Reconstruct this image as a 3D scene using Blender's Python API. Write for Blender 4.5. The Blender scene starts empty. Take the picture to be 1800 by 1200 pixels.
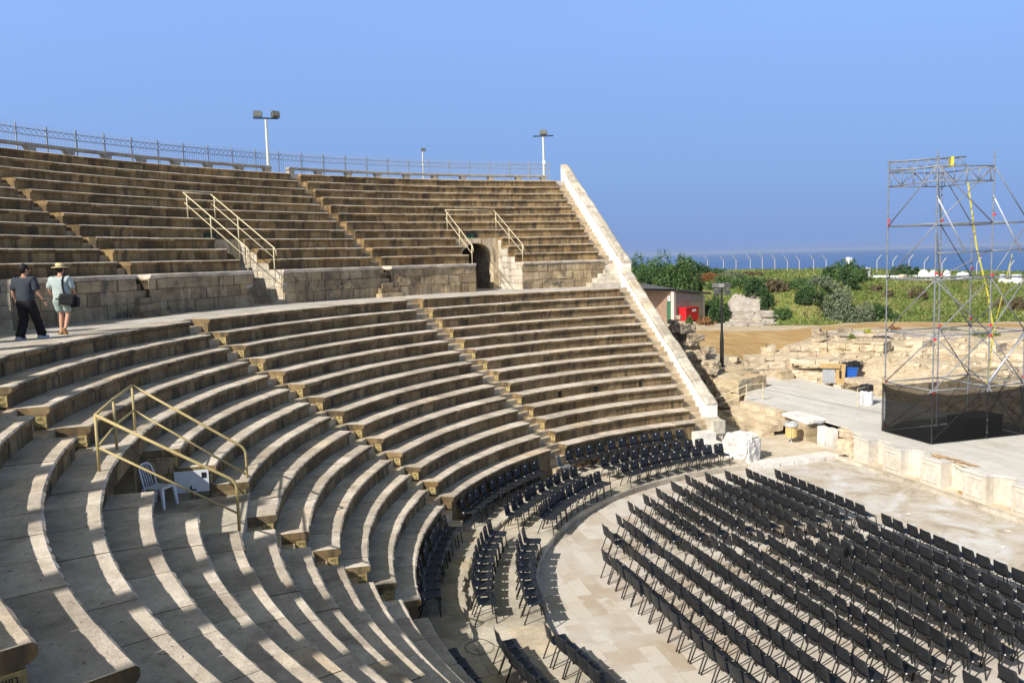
import bpy, bmesh, math, random
import numpy as np
from mathutils import Vector, Matrix

random.seed(7); RNG = np.random.default_rng(7)
S = bpy.context.scene
COL = S.collection
R = math.radians
PI = math.pi

# ------------------------------------------------------------------ camera
CAM = np.array([16.127, -17.370, 8.4266])
YAW, PIT, ROL, FPX = R(164.76499), R(-5.69078), R(-1.58921), 1460.59
_fw = np.array([math.cos(YAW) * math.cos(PIT), math.sin(YAW) * math.cos(PIT), math.sin(PIT)])
_rt = np.array([math.sin(YAW), -math.cos(YAW), 0.0])
_up = np.cross(_rt, _fw)
_r2 = _rt * math.cos(ROL) + _up * math.sin(ROL)
_u2 = -_rt * math.sin(ROL) + _up * math.cos(ROL)
cd = bpy.data.cameras.new('camera'); cam = bpy.data.objects.new('camera', cd); COL.objects.link(cam)
cd.sensor_width = 36.0; cd.lens = FPX / 1800.0 * 36.0
cd.clip_start = 0.05; cd.clip_end = 60000
cam.matrix_world = Matrix(((_r2[0], _u2[0], -_fw[0], CAM[0]), (_r2[1], _u2[1], -_fw[1], CAM[1]),
                           (_r2[2], _u2[2], -_fw[2], CAM[2]), (0, 0, 0, 1)))
S.camera = cam

# ------------------------------------------------------------------ sky, sun, exposure
SUN_EL, SUN_AZ = R(38.0), R(148.0)          # azimuth from +Y towards +X
w = bpy.data.worlds.new('World'); S.world = w; w.use_nodes = True
nt = w.node_tree
sky = nt.nodes.new('ShaderNodeTexSky'); sky.sky_type = 'NISHITA'; sky.sun_disc = False
sky.sun_elevation = SUN_EL; sky.sun_rotation = SUN_AZ
sky.altitude = 0; sky.air_density = 1.0; sky.dust_density = 0.6; sky.ozone_density = 4.0
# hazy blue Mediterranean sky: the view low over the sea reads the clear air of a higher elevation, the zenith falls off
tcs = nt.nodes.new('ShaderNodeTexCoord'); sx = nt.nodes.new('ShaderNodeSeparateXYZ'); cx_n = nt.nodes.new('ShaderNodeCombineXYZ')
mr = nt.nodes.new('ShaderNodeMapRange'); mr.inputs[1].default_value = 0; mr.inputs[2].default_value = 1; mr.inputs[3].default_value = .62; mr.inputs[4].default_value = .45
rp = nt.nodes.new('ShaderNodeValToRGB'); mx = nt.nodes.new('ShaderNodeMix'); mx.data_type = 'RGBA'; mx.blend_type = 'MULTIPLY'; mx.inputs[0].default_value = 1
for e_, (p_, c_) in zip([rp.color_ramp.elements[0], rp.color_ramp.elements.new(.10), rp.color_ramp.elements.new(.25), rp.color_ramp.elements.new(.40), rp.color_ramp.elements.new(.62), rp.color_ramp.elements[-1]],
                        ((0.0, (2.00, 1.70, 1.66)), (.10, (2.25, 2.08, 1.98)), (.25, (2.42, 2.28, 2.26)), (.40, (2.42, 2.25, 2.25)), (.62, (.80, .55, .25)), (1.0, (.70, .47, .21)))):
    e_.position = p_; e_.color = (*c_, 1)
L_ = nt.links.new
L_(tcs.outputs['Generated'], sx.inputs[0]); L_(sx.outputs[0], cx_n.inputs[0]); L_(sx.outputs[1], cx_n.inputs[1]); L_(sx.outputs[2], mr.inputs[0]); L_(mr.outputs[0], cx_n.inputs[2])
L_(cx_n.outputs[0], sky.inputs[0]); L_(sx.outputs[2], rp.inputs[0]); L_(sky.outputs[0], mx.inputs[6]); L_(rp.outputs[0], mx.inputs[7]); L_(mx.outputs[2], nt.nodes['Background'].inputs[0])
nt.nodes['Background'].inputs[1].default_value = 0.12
sl = bpy.data.lights.new('sun', 'SUN'); sl.energy = 4.9; sl.angle = R(0.53); sl.color = (1.0, 0.94, 0.85)
sun = bpy.data.objects.new('sun', sl); COL.objects.link(sun)
SUNV = Vector((math.sin(SUN_AZ) * math.cos(SUN_EL), math.cos(SUN_AZ) * math.cos(SUN_EL), math.sin(SUN_EL)))
sun.rotation_euler = (-SUNV).to_track_quat('-Z', 'Y').to_euler(); sun.location = (0, 0, 60)
S.view_settings.view_transform = 'Standard'; S.view_settings.look = 'None'
S.view_settings.exposure = 0.36; S.view_settings.gamma = 1.0
S.cycles.max_bounces = 5; S.cycles.diffuse_bounces = 3; S.cycles.transparent_max_bounces = 12

# ------------------------------------------------------------------ helpers
def ray(u, v): return _fw + _r2 * (u - 900) / FPX + _u2 * (600 - v) / FPX
def at(u, v, z):
    d = ray(u, v); return CAM + d * ((z - CAM[2]) / d[2])
def far(u, d, z, v=500):
    q = ray(u, v); n = math.hypot(q[0], q[1]); return np.array([CAM[0] + q[0] / n * d, CAM[1] + q[1] / n * d, z])
def proj(P):
    d = np.asarray(P, float) - CAM; z = d @ _fw
    return (900 + FPX * (d @ _r2) / z, 600 - FPX * (d @ _u2) / z, z)
def polar(r, a, z=0.0): return Vector((-r * math.sin(a), r * math.cos(a), z))

class MB:
    """collects geometry of ONE mesh object"""
    def __init__(s): s.v = []; s.f = []; s.m = []; s.r = []; s.uv = {}
    def add(s, vs, fs, mi=0, rnd=None, uv=None):
        o = len(s.v); s.v += [tuple(x) for x in vs]
        rnd = random.random() if rnd is None else rnd
        for f in fs:
            s.f.append(tuple(i + o for i in f)); s.m.append(mi); s.r.append(rnd)
        return o
    def box(s, c, d, rz=0.0, mi=0, rnd=None, rx=0.0, ry=0.0):
        M = Matrix.Rotation(rz, 3, 'Z') @ Matrix.Rotation(ry, 3, 'Y') @ Matrix.Rotation(rx, 3, 'X')
        c = Vector(c); vs = []
        for x in (-.5, .5):
            for y in (-.5, .5):
                for z in (-.5, .5): vs.append(c + M @ Vector((x * d[0], y * d[1], z * d[2])))
        s.add(vs, [(0, 1, 3, 2), (4, 6, 7, 5), (0, 4, 5, 1), (2, 3, 7, 6), (0, 2, 6, 4), (1, 5, 7, 3)], mi, rnd)
    def tube(s, pts, rad, n=8, mi=0, cap=True, rnd=None):
        pts = [Vector(p) for p in pts]
        rads = rad if isinstance(rad, (list, tuple)) else [rad] * len(pts)
        rings = []; prev = None
        for i, p in enumerate(pts):
            t = (pts[min(i + 1, len(pts) - 1)] - pts[max(i - 1, 0)])
            t = t.normalized() if t.length > 1e-9 else Vector((0, 0, 1))
            if prev is None:
                a = Vector((0, 0, 1)) if abs(t.z) < .9 else Vector((1, 0, 0))
                x = t.cross(a).normalized()
            else:
                x = (prev - t * prev.dot(t)).normalized()
            prev = x; y = t.cross(x)
            rings.append([p + (x * math.cos(2 * PI * k / n) + y * math.sin(2 * PI * k / n)) * rads[i] for k in range(n)])
        vs = [q for r in rings for q in r]; fs = []
        for i in range(len(rings) - 1):
            for k in range(n):
                fs.append((i * n + k, i * n + (k + 1) % n, (i + 1) * n + (k + 1) % n, (i + 1) * n + k))
        if cap:
            fs.append(tuple(range(n - 1, -1, -1))); fs.append(tuple((len(rings) - 1) * n + k for k in range(n)))
        s.add(vs, fs, mi, rnd)
    def lathe(s, c, prof, n=20, mi=0, rnd=None, cap=True):
        c = Vector(c); vs = []; fs = []
        for (rr, z) in prof:
            for k in range(n): vs.append(c + Vector((rr * math.cos(2 * PI * k / n), rr * math.sin(2 * PI * k / n), z)))
        for i in range(len(prof) - 1):
            for k in range(n):
                fs.append((i * n + k, i * n + (k + 1) % n, (i + 1) * n + (k + 1) % n, (i + 1) * n + k))
        if cap:
            fs.append(tuple(range(n - 1, -1, -1))); fs.append(tuple((len(prof) - 1) * n + k for k in range(n)))
        s.add(vs, fs, mi, rnd)
    def prism(s, poly, z0, z1, mi=0, rnd=None):
        n = len(poly); vs = [(x, y, z0) for x, y in poly] + [(x, y, z1) for x, y in poly]
        fs = [tuple(range(n - 1, -1, -1)), tuple(range(n, 2 * n))]
        fs += [(i, (i + 1) % n, n + (i + 1) % n, n + i) for i in range(n)]
        s.add(vs, fs, mi, rnd)
    def build(s, name, mats, parent=None, smooth=False, recalc=True, loc=None):
        me = bpy.data.meshes.new(name); me.from_pydata(s.v, [], s.f)
        mats = mats if isinstance(mats, (list, tuple)) else [mats]
        for m in mats: me.materials.append(m)
        if len(mats) > 1: me.polygons.foreach_set('material_index', s.m)
        a = me.attributes.new('rnd', 'FLOAT', 'FACE'); a.data.foreach_set('value', np.array(s.r, dtype=np.float32))
        if recalc:
            bm = bmesh.new(); bm.from_mesh(me); bmesh.ops.recalc_face_normals(bm, faces=bm.faces); bm.to_mesh(me); bm.free()
        if smooth: me.polygons.foreach_set('use_smooth', [True] * len(me.polygons))
        me.update()
        return link(name, me, parent, loc)

def link(name, me, parent=None, loc=None):
    o = bpy.data.objects.new(name, me); COL.objects.link(o)
    if parent is not None: o.parent = parent
    if loc is not None: o.location = loc
    return o
def tag(o, label=None, cat=None, group=None, kind=None):
    if label: o['label'] = label
    if cat: o['category'] = cat
    if group: o['group'] = group
    if kind: o['kind'] = kind
    return o
def empty(name, loc=(0, 0, 0), rz=0.0, label=None, cat=None, group=None):
    o = bpy.data.objects.new(name, None); COL.objects.link(o); o.location = loc; o.rotation_euler = (0, 0, rz)
    o.empty_display_size = 0.2
    return tag(o, label, cat, group)
def copy_tree(o, parent=None):
    c = o.copy(); COL.objects.link(c)
    if parent is not None: c.parent = parent
    for ch in list(o.children): copy_tree(ch, c)
    return c
def smooth_by(o):
    o.data.polygons.foreach_set('use_smooth', [True] * len(o.data.polygons)); return o

# ------------------------------------------------------------------ materials
MATS = {}
class NB:
    def __init__(s, name, rough=.85, spec=.3):
        s.m = bpy.data.materials.new(name); s.m.use_nodes = True; s.t = s.m.node_tree
        s.b = s.t.nodes['Principled BSDF']; s.b.inputs['Roughness'].default_value = rough
        s.b.inputs['Specular IOR Level'].default_value = spec; MATS[name] = s.m
        s.geo = s.t.nodes.new('ShaderNodeNewGeometry'); s.pos = s.geo.outputs['Position']
    def n(s, t, **k):
        x = s.t.nodes.new(t)
        for a, b in k.items(): setattr(x, a, b)
        return x
    def l(s, a, b): s.t.links.new(a, b)
    def noise(s, scale, detail=4, rough=.55, vec=None, dist=0.0):
        x = s.n('ShaderNodeTexNoise'); x.inputs['Scale'].default_value = scale; x.inputs['Detail'].default_value = detail
        x.inputs['Roughness'].default_value = rough; x.inputs['Distortion'].default_value = dist
        s.l(vec or s.pos, x.inputs['Vector']); return x.outputs['Fac']
    def vscale(s, v, sc):
        x = s.n('ShaderNodeVectorMath', operation='MULTIPLY'); s.l(v, x.inputs[0]); x.inputs[1].default_value = sc; return x.outputs[0]
    def ramp(s, f, stops):
        x = s.n('ShaderNodeValToRGB'); cr = x.color_ramp
        while len(cr.elements) < len(stops): cr.elements.new(.5)
        for e, (p, c) in zip(cr.elements, stops):
            e.position = p; e.color = (*c, 1) if isinstance(c, tuple) else (c, c, c, 1)
        s.l(f, x.inputs[0]); return x.outputs[0]
    def mix(s, f, a, b, mode='MIX'):
        x = s.n('ShaderNodeMix', data_type='RGBA', blend_type=mode)
        for val, sock in ((f, x.inputs[0]), (a, x.inputs[6]), (b, x.inputs[7])):
            if isinstance(val, (int, float)): sock.default_value = val
            elif isinstance(val, tuple): sock.default_value = (*val, 1)
            else: s.l(val, sock)
        return x.outputs[2]
    def math(s, op, a, b=0.0):
        x = s.n('ShaderNodeMath', operation=op)
        for val, sock in ((a, x.inputs[0]), (b, x.inputs[1])):
            if isinstance(val, (int, float)): sock.default_value = val
            else: s.l(val, sock)
        return x.outputs[0]
    def attr(s, name='rnd'):
        x = s.n('ShaderNodeAttribute'); x.attribute_name = name; return x
    def color(s, c): s.l(c, s.b.inputs['Base Color'])
    def bump(s, h, strength=.4, dist=.02):
        x = s.n('ShaderNodeBump'); x.inputs['Strength'].default_value = strength; x.inputs['Distance'].default_value = dist
        s.l(h, x.inputs['Height']); s.l(x.outputs[0], s.b.inputs['Normal'])
def plain(name, c, rough=.6, metal=0.0, var=.12, spec=.3, scale=6.0):
    k = NB(name, rough, spec); k.b.inputs['Metallic'].default_value = metal
    f = k.noise(scale, 3)
    k.color(k.ramp(f, [(.3, tuple(x * (1 - var) for x in c)), (.7, tuple(min(1, x * (1 + var)) for x in c))]))
    return k.m
def stone(name, c1, c2, stain=None, sc=2.2, blockvar=.25, streak=None, bump=.35, pits=None, rough=.9):
    """weathered limestone: two tones, per-block tint, blotchy stains, pits"""
    k = NB(name, rough, .2)
    f = k.noise(sc, 6, .6, dist=.3)
    col = k.ramp(f, [(.32, c1), (.66, c2)])
    rn = k.attr().outputs['Fac']
    lo = 1 - blockvar; hi = 1 + blockvar * .55
    tint = k.ramp(rn, [(0, (lo, lo * .98, lo * .94)), (.5, (1., 1., 1.)), (.85, (hi, hi, hi)), (1, (1.02, .93, .80))])
    col = k.mix(1.0, col, tint, 'MULTIPLY')
    if stain:
        sf = k.noise(stain[1], 5, .65, dist=.4)
        col = k.mix(k.ramp(sf, [(stain[2], 0.0), (stain[3], 1.0)]), col, stain[0])
    if streak:
        v = k.vscale(k.pos, (2.6, 2.6, .35)); sf = k.noise(1.3, 4, .6, v)
        fac = k.math('MULTIPLY', k.ramp(sf, [(streak[1], 0.0), (streak[2], 1.0)]), streak[3])
        col = k.mix(fac, col, streak[0])
    if pits:
        pf = k.noise(pits[1], 3, .7)
        col = k.mix(k.ramp(pf, [(pits[2], 0.0), (pits[2] + .06, 1.0)]), col, pits[0])
    fine = k.noise(38, 4, .7)
    col = k.mix(.5, col, k.ramp(fine, [(.25, (.62, .62, .62)), (.75, (1.28, 1.28, 1.28))]), 'MULTIPLY')
    col = k.mix(.45, col, k.ramp(k.noise(6.5, 5, .7), [(.30, (.66, .65, .62)), (.62, (1.16, 1.16, 1.16))]), 'MULTIPLY')
    k.color(col)
    h = k.math('ADD', k.noise(9, 6, .65), k.math('MULTIPLY', fine, .5))
    k.bump(h, bump, .03)
    return k.m

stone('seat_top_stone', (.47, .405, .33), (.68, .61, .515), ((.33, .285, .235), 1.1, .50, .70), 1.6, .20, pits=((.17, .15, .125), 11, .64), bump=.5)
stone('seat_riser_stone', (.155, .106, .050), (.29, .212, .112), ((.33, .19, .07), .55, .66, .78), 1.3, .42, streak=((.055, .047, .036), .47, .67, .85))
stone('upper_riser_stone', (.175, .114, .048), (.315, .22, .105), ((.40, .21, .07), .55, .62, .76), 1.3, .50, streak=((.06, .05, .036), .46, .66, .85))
stone('upper_stair_stone', (.27, .20, .115), (.42, .33, .205), ((.16, .12, .075), 1.5, .52, .72), 2.0, .3)
stone('stair_stone', (.38, .31, .21), (.55, .46, .33), ((.28, .23, .16), 1.5, .55, .75), 2.0, .22)
stone('podium_stone', (.29, .215, .12), (.46, .36, .225), ((.085, .075, .06), .9, .52, .68), 1.6, .30, streak=((.08, .07, .055), .52, .72, .7), bump=.7)
stone('wall_plaster_stone', (.80, .76, .68), (.90, .88, .84), ((.66, .50, .36), 1.3, .64, .80), 1.4, .12, bump=.45)
stone('coping_stone', (.42, .37, .29), (.62, .57, .47), ((.30, .26, .20), 1.6, .52, .72), 2.0, .22, bump=.5)
stone('walkway_stone', (.40, .38, .35), (.56, .53, .48), ((.30, .28, .25), .8, .52, .74), 1.2, .12)
stone('step_paving', (.40, .36, .29), (.58, .53, .44), ((.24, .21, .165), .7, .50, .70), 1.1, .12, pits=((.15, .13, .10), 10, .68))
stone('ruin_stone', (.42, .33, .20), (.62, .52, .36), ((.26, .21, .15), 1.0, .54, .72), 1.4, .22, bump=.9, pits=((.20, .15, .10), 5, .66))
stone('pale_ruin_stone', (.46, .37, .25), (.66, .56, .41), ((.30, .235, .155), 1.2, .56, .74), 1.6, .2, bump=.9, pits=((.26, .20, .13), 6, .67))
stone('conglomerate', (.34, .27, .18), (.55, .46, .33), ((.16, .125, .085), 1.6, .48, .66), 2.2, .25, bump=1.0, pits=((.12, .09, .06), 4, .64))
stone('white_marble', (.62, .595, .55), (.76, .74, .70), ((.60, .55, .47), 1.8, .58, .78), 2.2, .08, bump=.25, rough=.7)
stone('chalk', (.31, .275, .22), (.50, .46, .40), ((.28, .23, .17), 1.1, .50, .70), 1.8, .12, bump=1.0)
stone('concrete', (.30, .28, .24), (.42, .39, .33), ((.18, .16, .13), 1.5, .55, .75), 2.5, .08)
stone('pier_marble', (.55, .51, .44), (.69, .66, .60), ((.50, .40, .28), 1.1, .60, .82), 1.2, .08, bump=.2, streak=((.55, .44, .31), .54, .76, .6), rough=.75)

# orchestra paving: long marble slabs, blotched
k = NB('orchestra_paving', .72, .35)
mp = k.n('ShaderNodeMapping'); mp.inputs['Rotation'].default_value = (0, 0, R(2)); k.l(k.pos, mp.inputs[0])
br = k.n('ShaderNodeTexBrick'); br.inputs['Scale'].default_value = 1.0; br.inputs['Brick Width'].default_value = .9
br.inputs['Row Height'].default_value = .40; br.inputs['Mortar Size'].default_value = .004; br.offset = .37; br.squash = 1.35; br.squash_frequency = 3
br.inputs['Color1'].default_value = (.44, .37, .29, 1); br.inputs['Color2'].default_value = (.61, .57, .51, 1); br.inputs['Mortar'].default_value = (.42, .36, .28, 1)
br.inputs['Bias'].default_value = -.1
k.l(mp.outputs[0], br.inputs['Vector'])
c = k.mix(k.ramp(k.noise(.55, 5, .6), [(.42, 0.0), (.66, .75)]), br.outputs['Color'], (.57, .545, .51))
c = k.mix(k.ramp(k.noise(1.4, 6, .68, dist=.5), [(.54, 0.0), (.72, .8)]), c, (.40, .315, .22))
c = k.mix(k.ramp(k.noise(2.6, 5, .7), [(.58, 0.0), (.70, .7)]), c, (.68, .67, .65))
c = k.mix(.3, c, k.ramp(k.noise(30, 3, .7), [(.3, (.75, .75, .75)), (.7, (1.15, 1.15, 1.15))]), 'MULTIPLY')
k.color(c); k.bump(k.math('ADD', br.outputs['Fac'], k.noise(16, 4)), .25, -.01)
# old worn marble in front of the stage
k = NB('worn_marble_floor', .75, .3)
c = k.ramp(k.noise(.7, 6, .65, dist=.8), [(.30, (.31, .245, .17)), (.47, (.48, .425, .345)), (.62, (.59, .58, .56))])
c = k.mix(k.ramp(k.noise(1.3, 6, .7, dist=1.0), [(.54, 0.0), (.74, .7)]), c, (.33, .245, .16))
c = k.mix(k.ramp(k.noise(2.0, 6, .7, k.vscale(k.pos, (.5, 1.6, 1)), dist=1.5), [(.60, 0.0), (.70, .65)]), c, (.40, .42, .44))
c = k.mix(k.ramp(k.noise(5.5, 6, .72, dist=.6), [(.60, 0.0), (.68, .7)]), c, (.70, .70, .69))
k.color(c); k.bump(k.noise(12, 5, .7), .3, .02)
# stage deck
k = NB('stage_surface', .85, .2)
c = k.ramp(k.noise(.8, 6, .6, k.vscale(k.pos, (.35, 1.5, 1))), [(.3, (.50, .475, .43)), (.7, (.66, .635, .59))])
c = k.mix(k.ramp(k.noise(2.5, 5, .7), [(.56, 0.0), (.72, .6)]), c, (.38, .345, .30))
bs = k.n('ShaderNodeTexBrick'); bs.inputs['Scale'].default_value = 1.0; bs.inputs['Brick Width'].default_value = 2.4; bs.inputs['Row Height'].default_value = 1.2; bs.inputs['Mortar Size'].default_value = .012
bs.inputs['Color1'].default_value = (1, 1, 1, 1); bs.inputs['Color2'].default_value = (.93, .93, .92, 1); bs.inputs['Mortar'].default_value = (.66, .63, .58, 1); k.l(k.pos, bs.inputs['Vector'])
c = k.mix(.8, c, bs.outputs['Color'], 'MULTIPLY')
c = k.mix(k.ramp(k.noise(1.3, 6, .72, dist=1.2), [(.57, 0.0), (.70, .55)]), c, (.33, .28, .21))
k.color(c); k.bump(k.noise(20, 4), .15, .01)
k = NB('dirt_floor', .95, .1)
c = k.ramp(k.noise(.9, 6, .6), [(.3, (.47, .39, .28)), (.7, (.65, .58, .46))]); c = k.mix(k.ramp(k.noise(5, 5, .7), [(.5, 0.0), (.7, .5)]), c, (.36, .29, .20))
k.color(c); k.bump(k.noise(14, 5, .7), .4, .03)
# terrain: painted zones are real ground covers (grass, sand road, rubble, chalk) with noisy borders
k = NB('terrain_ground', .95, .1)
za = k.attr('zone'); sep = k.n('ShaderNodeSeparateColor'); k.l(za.outputs['Color'], sep.inputs[0])
nb = k.noise(.55, 6, .65); jit = k.math('MULTIPLY', k.math('SUBTRACT', nb, .5), 1.3)
def zone(i, lo=.42, hi=.58): return k.ramp(k.math('ADD', sep.outputs[i], jit), [(lo, 0.0), (hi, 1.0)])
rub = k.ramp(k.noise(1.1, 6, .65), [(.3, (.40, .32, .205)), (.7, (.60, .51, .37))])
rub = k.mix(.6, rub, k.ramp(k.noise(6, 6, .75), [(.3, (.6, .58, .55)), (.65, (1.2, 1.2, 1.2))]), 'MULTIPLY')
grass = k.ramp(k.noise(.35, 6, .7), [(.30, (.075, .115, .022)), (.48, (.145, .18, .042)), (.60, (.23, .20, .075)), (.72, (.30, .22, .115))])
grass = k.mix(.6, grass, k.ramp(k.noise(3.5, 5, .75), [(.3, (.45, .45, .45)), (.7, (1.45, 1.45, 1.45))]), 'MULTIPLY')
sand = k.ramp(k.noise(.6, 6, .6, k.vscale(k.pos, (.5, 1.6, 1))), [(.3, (.33, .20, .075)), (.68, (.50, .35, .17))])
ch = k.ramp(k.noise(1.6, 6, .7), [(.3, (.27, .235, .185)), (.65, (.47, .43, .37))])
c = k.mix(zone(0), rub, grass); c = k.mix(zone(1), c, sand); c = k.mix(zone(2), c, ch)
k.color(c); k.bump(k.noise(3, 6, .7), .8, .15)
# sea
k = NB('sea_water', .35, .35)
c = k.ramp(k.noise(.004, 4, .6, k.vscale(k.pos, (1, 1, 1))), [(.3, (.014, .066, .20)), (.7, (.024, .086, .235))])
k.color(c); k.bump(k.noise(.35, 4, .6), .25, .5)

plain('chair_shell', (.018, .020, .024), .5, var=.35, spec=.32, scale=3)
plain('chair_shell_grey', (.15, .165, .19), .45, var=.1, spec=.5)
plain('black_steel', (.014, .013, .013), .45, .0, spec=.5)
plain('white_label', (.80, .80, .78), .5)
plain('rail_paint', (.43, .34, .15), .5, var=.10, spec=.4)
plain('rail_paint_pale', (.60, .52, .33), .5, var=.08, spec=.4)
plain('galvanised', (.22, .235, .25), .55, .25, var=.18, spec=.5, scale=12)
plain('fence_metal', (.29, .30, .30), .5, .0, var=.12)
plain('pole_paint', (.62, .60, .46), .5, var=.08)
plain('lamp_housing', (.13, .13, .12), .5, var=.15)
plain('lamp_glass_dark', (.05, .05, .05), .3); plain('lamp_glass', (.17, .165, .125), .25, var=.1, spec=.6)
plain('white_plastic', (.80, .81, .84), .38, var=.03, spec=.5)
plain('panel_white', (.66, .70, .74), .45, var=.04)
plain('dark_void', (.02, .017, .014), .9)
plain('yellow_paint', (.40, .31, .13), .85, var=.35, scale=14)
plain('black_paint', (.02, .02, .02), .7)
plain('red_coupler', (.55, .035, .03), .5)
plain('yellow_strap', (.62, .53, .06), .6)
plain('brace_white', (.55, .59, .65), .35, .3)
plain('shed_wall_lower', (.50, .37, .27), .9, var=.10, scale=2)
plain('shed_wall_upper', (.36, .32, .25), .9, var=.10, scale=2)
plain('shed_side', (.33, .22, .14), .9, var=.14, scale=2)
plain('shed_trim', (.60, .50, .42), .8)
plain('shed_roof', (.10, .095, .09), .8)
plain('green_paint', (.05, .15, .08), .6)
plain('red_paint', (.52, .012, .016), .45, var=.08)
plain('blue_paint', (.02, .105, .42), .45, var=.10)
plain('cardboard', (.42, .29, .13), .9, var=.15)
plain('grey_panel', (.30, .31, .32), .7)
plain('black_plastic', (.018, .018, .02), .5)
plain('barrel_white', (.76, .75, .72), .5)
plain('bin_wood', (.58, .44, .18), .7, var=.15)
plain('bin_metal', (.55, .55, .54), .45, .3)
plain('concrete_post', (.34, .33, .33), .9)
plain('whitewash', (.80, .79, .77), .9, var=.05)
plain('bark', (.12, .085, .055), .9, var=.25)
plain('driftwood', (.42, .27, .12), .9, var=.2)
plain('exit_sign', (.02, .03, .022), .5)
plain('exit_green', (.03, .17, .04), .5)
plain('skin', (.52, .29, .19), .6, var=.05)
plain('shirt_charcoal', (.042, .050, .064), .9, var=.12)
plain('trousers_black', (.012, .012, .014), .9, var=.12)
plain('hair_dark', (.012, .010, .009), .7)
plain('shirt_pale', (.42, .50, .48), .9, var=.06)
plain('shorts_pale', (.33, .43, .39), .9, var=.06)
plain('straw', (.66, .54, .28), .85, var=.12)
plain('bag_black', (.013, .013, .014), .75)
plain('shoe_light', (.45, .47, .50), .7)
plain('sandal', (.30, .17, .07), .8)
plain('watch', (.02, .02, .02), .4)
k = NB('black_net', .9, .1); k.b.inputs['Base Color'].default_value = (.010, .010, .009, 1)
tr = k.n('ShaderNodeBsdfTransparent'); ms = k.n('ShaderNodeMixShader'); ms.inputs[0].default_value = .76
k.l(tr.outputs[0], ms.inputs[1]); k.l(k.b.outputs[0], ms.inputs[2])
k.l(ms.outputs[0], k.t.nodes['Material Output'].inputs[0])
def leafmat(name, a, b, c):
    k = NB(name, .6, .25); rn = k.attr().outputs['Fac']
    k.color(k.ramp(rn, [(0, a), (.5, b), (1, c)]))
    k.b.inputs['Subsurface Weight'].default_value = 0.0
    return k.m
leafmat('leaf_dark', (.020, .045, .014), (.042, .085, .024), (.085, .14, .045))
leafmat('leaf_green', (.028, .060, .016), (.062, .115, .030), (.12, .185, .055))
leafmat('leaf_olive', (.06, .08, .04), (.13, .16, .09), (.23, .26, .16))
leafmat('leaf_dry', (.16, .07, .022), (.27, .125, .04), (.38, .20, .08))
leafmat('leaf_brown', (.075, .06, .03), (.14, .11, .055), (.22, .17, .09))
leafmat('leaf_yellow', (.22, .26, .03), (.42, .42, .05), (.58, .52, .08))
leafmat('leaf_grass', (.07, .11, .020), (.14, .18, .042), (.25, .25, .085))
M = MATS

# ------------------------------------------------------------------ theatre geometry
RL = [22.831, 22.207, 21.599, 20.953, 20.301, 19.646, 18.997, 18.362, 17.740, 17.127, 16.528, 15.968, 15.439, 14.953]
ZL = [6.8, 6.387, 5.973, 5.561, 5.158, 4.755, 4.351, 3.943, 3.533, 3.119, 2.701, 2.277, 1.846, 1.409]
TH = [R(121.482), R(150.658), R(179.674), R(209.114), R(238.4)]
WL = .454
RU = [26.583 + .7136 * i for i in range(12)]          # podium wall top first, rim last
ZU = [8.2355 + .4565 * i for i in range(12)]
UTH = [R(118.478), R(145.980), R(173.2), R(200.4), R(227.6)]
WU = .306
Z_WALK, R_POD = 6.8, 26.58
CE_L, CE_U, CW_L, CW_U = -1.065, -.424, -.35, .30

def lim_ang(th, off): return lambda rho: th + math.asin(max(-1, min(1, off / rho)))
def lim_y(c): return lambda rho: math.acos(max(-1, min(1, c / rho)))

def band(mb, prof, r, z, aL, aR, blk=.95, var=.3, step=.28, mi=0, jr=.006, jz=.004, gap=.004, edge=(), ejit=.010, rnd=None, tops=None, chips=False):
    """stone courses swept round the theatre: closed profile [(dr, dz)] split into separate blocks"""
    L = (aR(r) - aL(r)) * r
    if L < .05: return
    cuts = [0.0]
    while cuts[-1] < L - blk * .6:
        cuts.append(cuts[-1] + blk * (1 + random.uniform(-var, var)))
    if len(cuts) > 1 and L - cuts[-1] < blk * .35: cuts.pop()
    cuts.append(L)
    n = len(prof)
    for i in range(len(cuts) - 1):
        s0, s1 = cuts[i] + (gap if i else 0), cuts[i + 1] - (gap if i < len(cuts) - 2 else 0)
        k = max(1, int((s1 - s0) / step + .5)); vs = []
        dr0, dz0 = random.uniform(-jr, jr), random.uniform(-jz, jz); tilt = random.uniform(-jz, jz)
        for j in range(k + 1):
            t = (s0 + (s1 - s0) * j / k) / L
            for q, (dr, dz) in enumerate(prof):
                if q == 0: chip = random.uniform(.008, .030) if chips and random.random() < .09 else 0.0
                e = random.uniform(-ejit, ejit * .35) - chip if q in edge else 0.0
                rho = r + dr + dr0 * (1 if q in edge or not edge else 0) - e
                a = aL(rho) + (aR(rho) - aL(rho)) * t
                vs.append((-rho * math.sin(a), rho * math.cos(a), z + dz + dz0 + tilt * (j / k - .5) + (e * .4 if q in edge else 0)))
        rv = random.random() if rnd is None else rnd
        fside = []; ftop = []
        for j in range(k):
            for q in range(n):
                f = (j * n + q, j * n + (q + 1) % n, (j + 1) * n + (q + 1) % n, (j + 1) * n + q)
                (ftop if tops and q in tops else fside).append(f)
        caps = [tuple(range(n - 1, -1, -1)), tuple(k * n + q for q in range(n))]
        o = len(mb.v); mb.v += vs
        for f in fside + caps: mb.f.append(tuple(x + o for x in f)); mb.m.append(mi); mb.r.append(rv)
        for f in ftop: mb.f.append(tuple(x + o for x in f)); mb.m.append(tops['m']); mb.r.append(rv)

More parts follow.
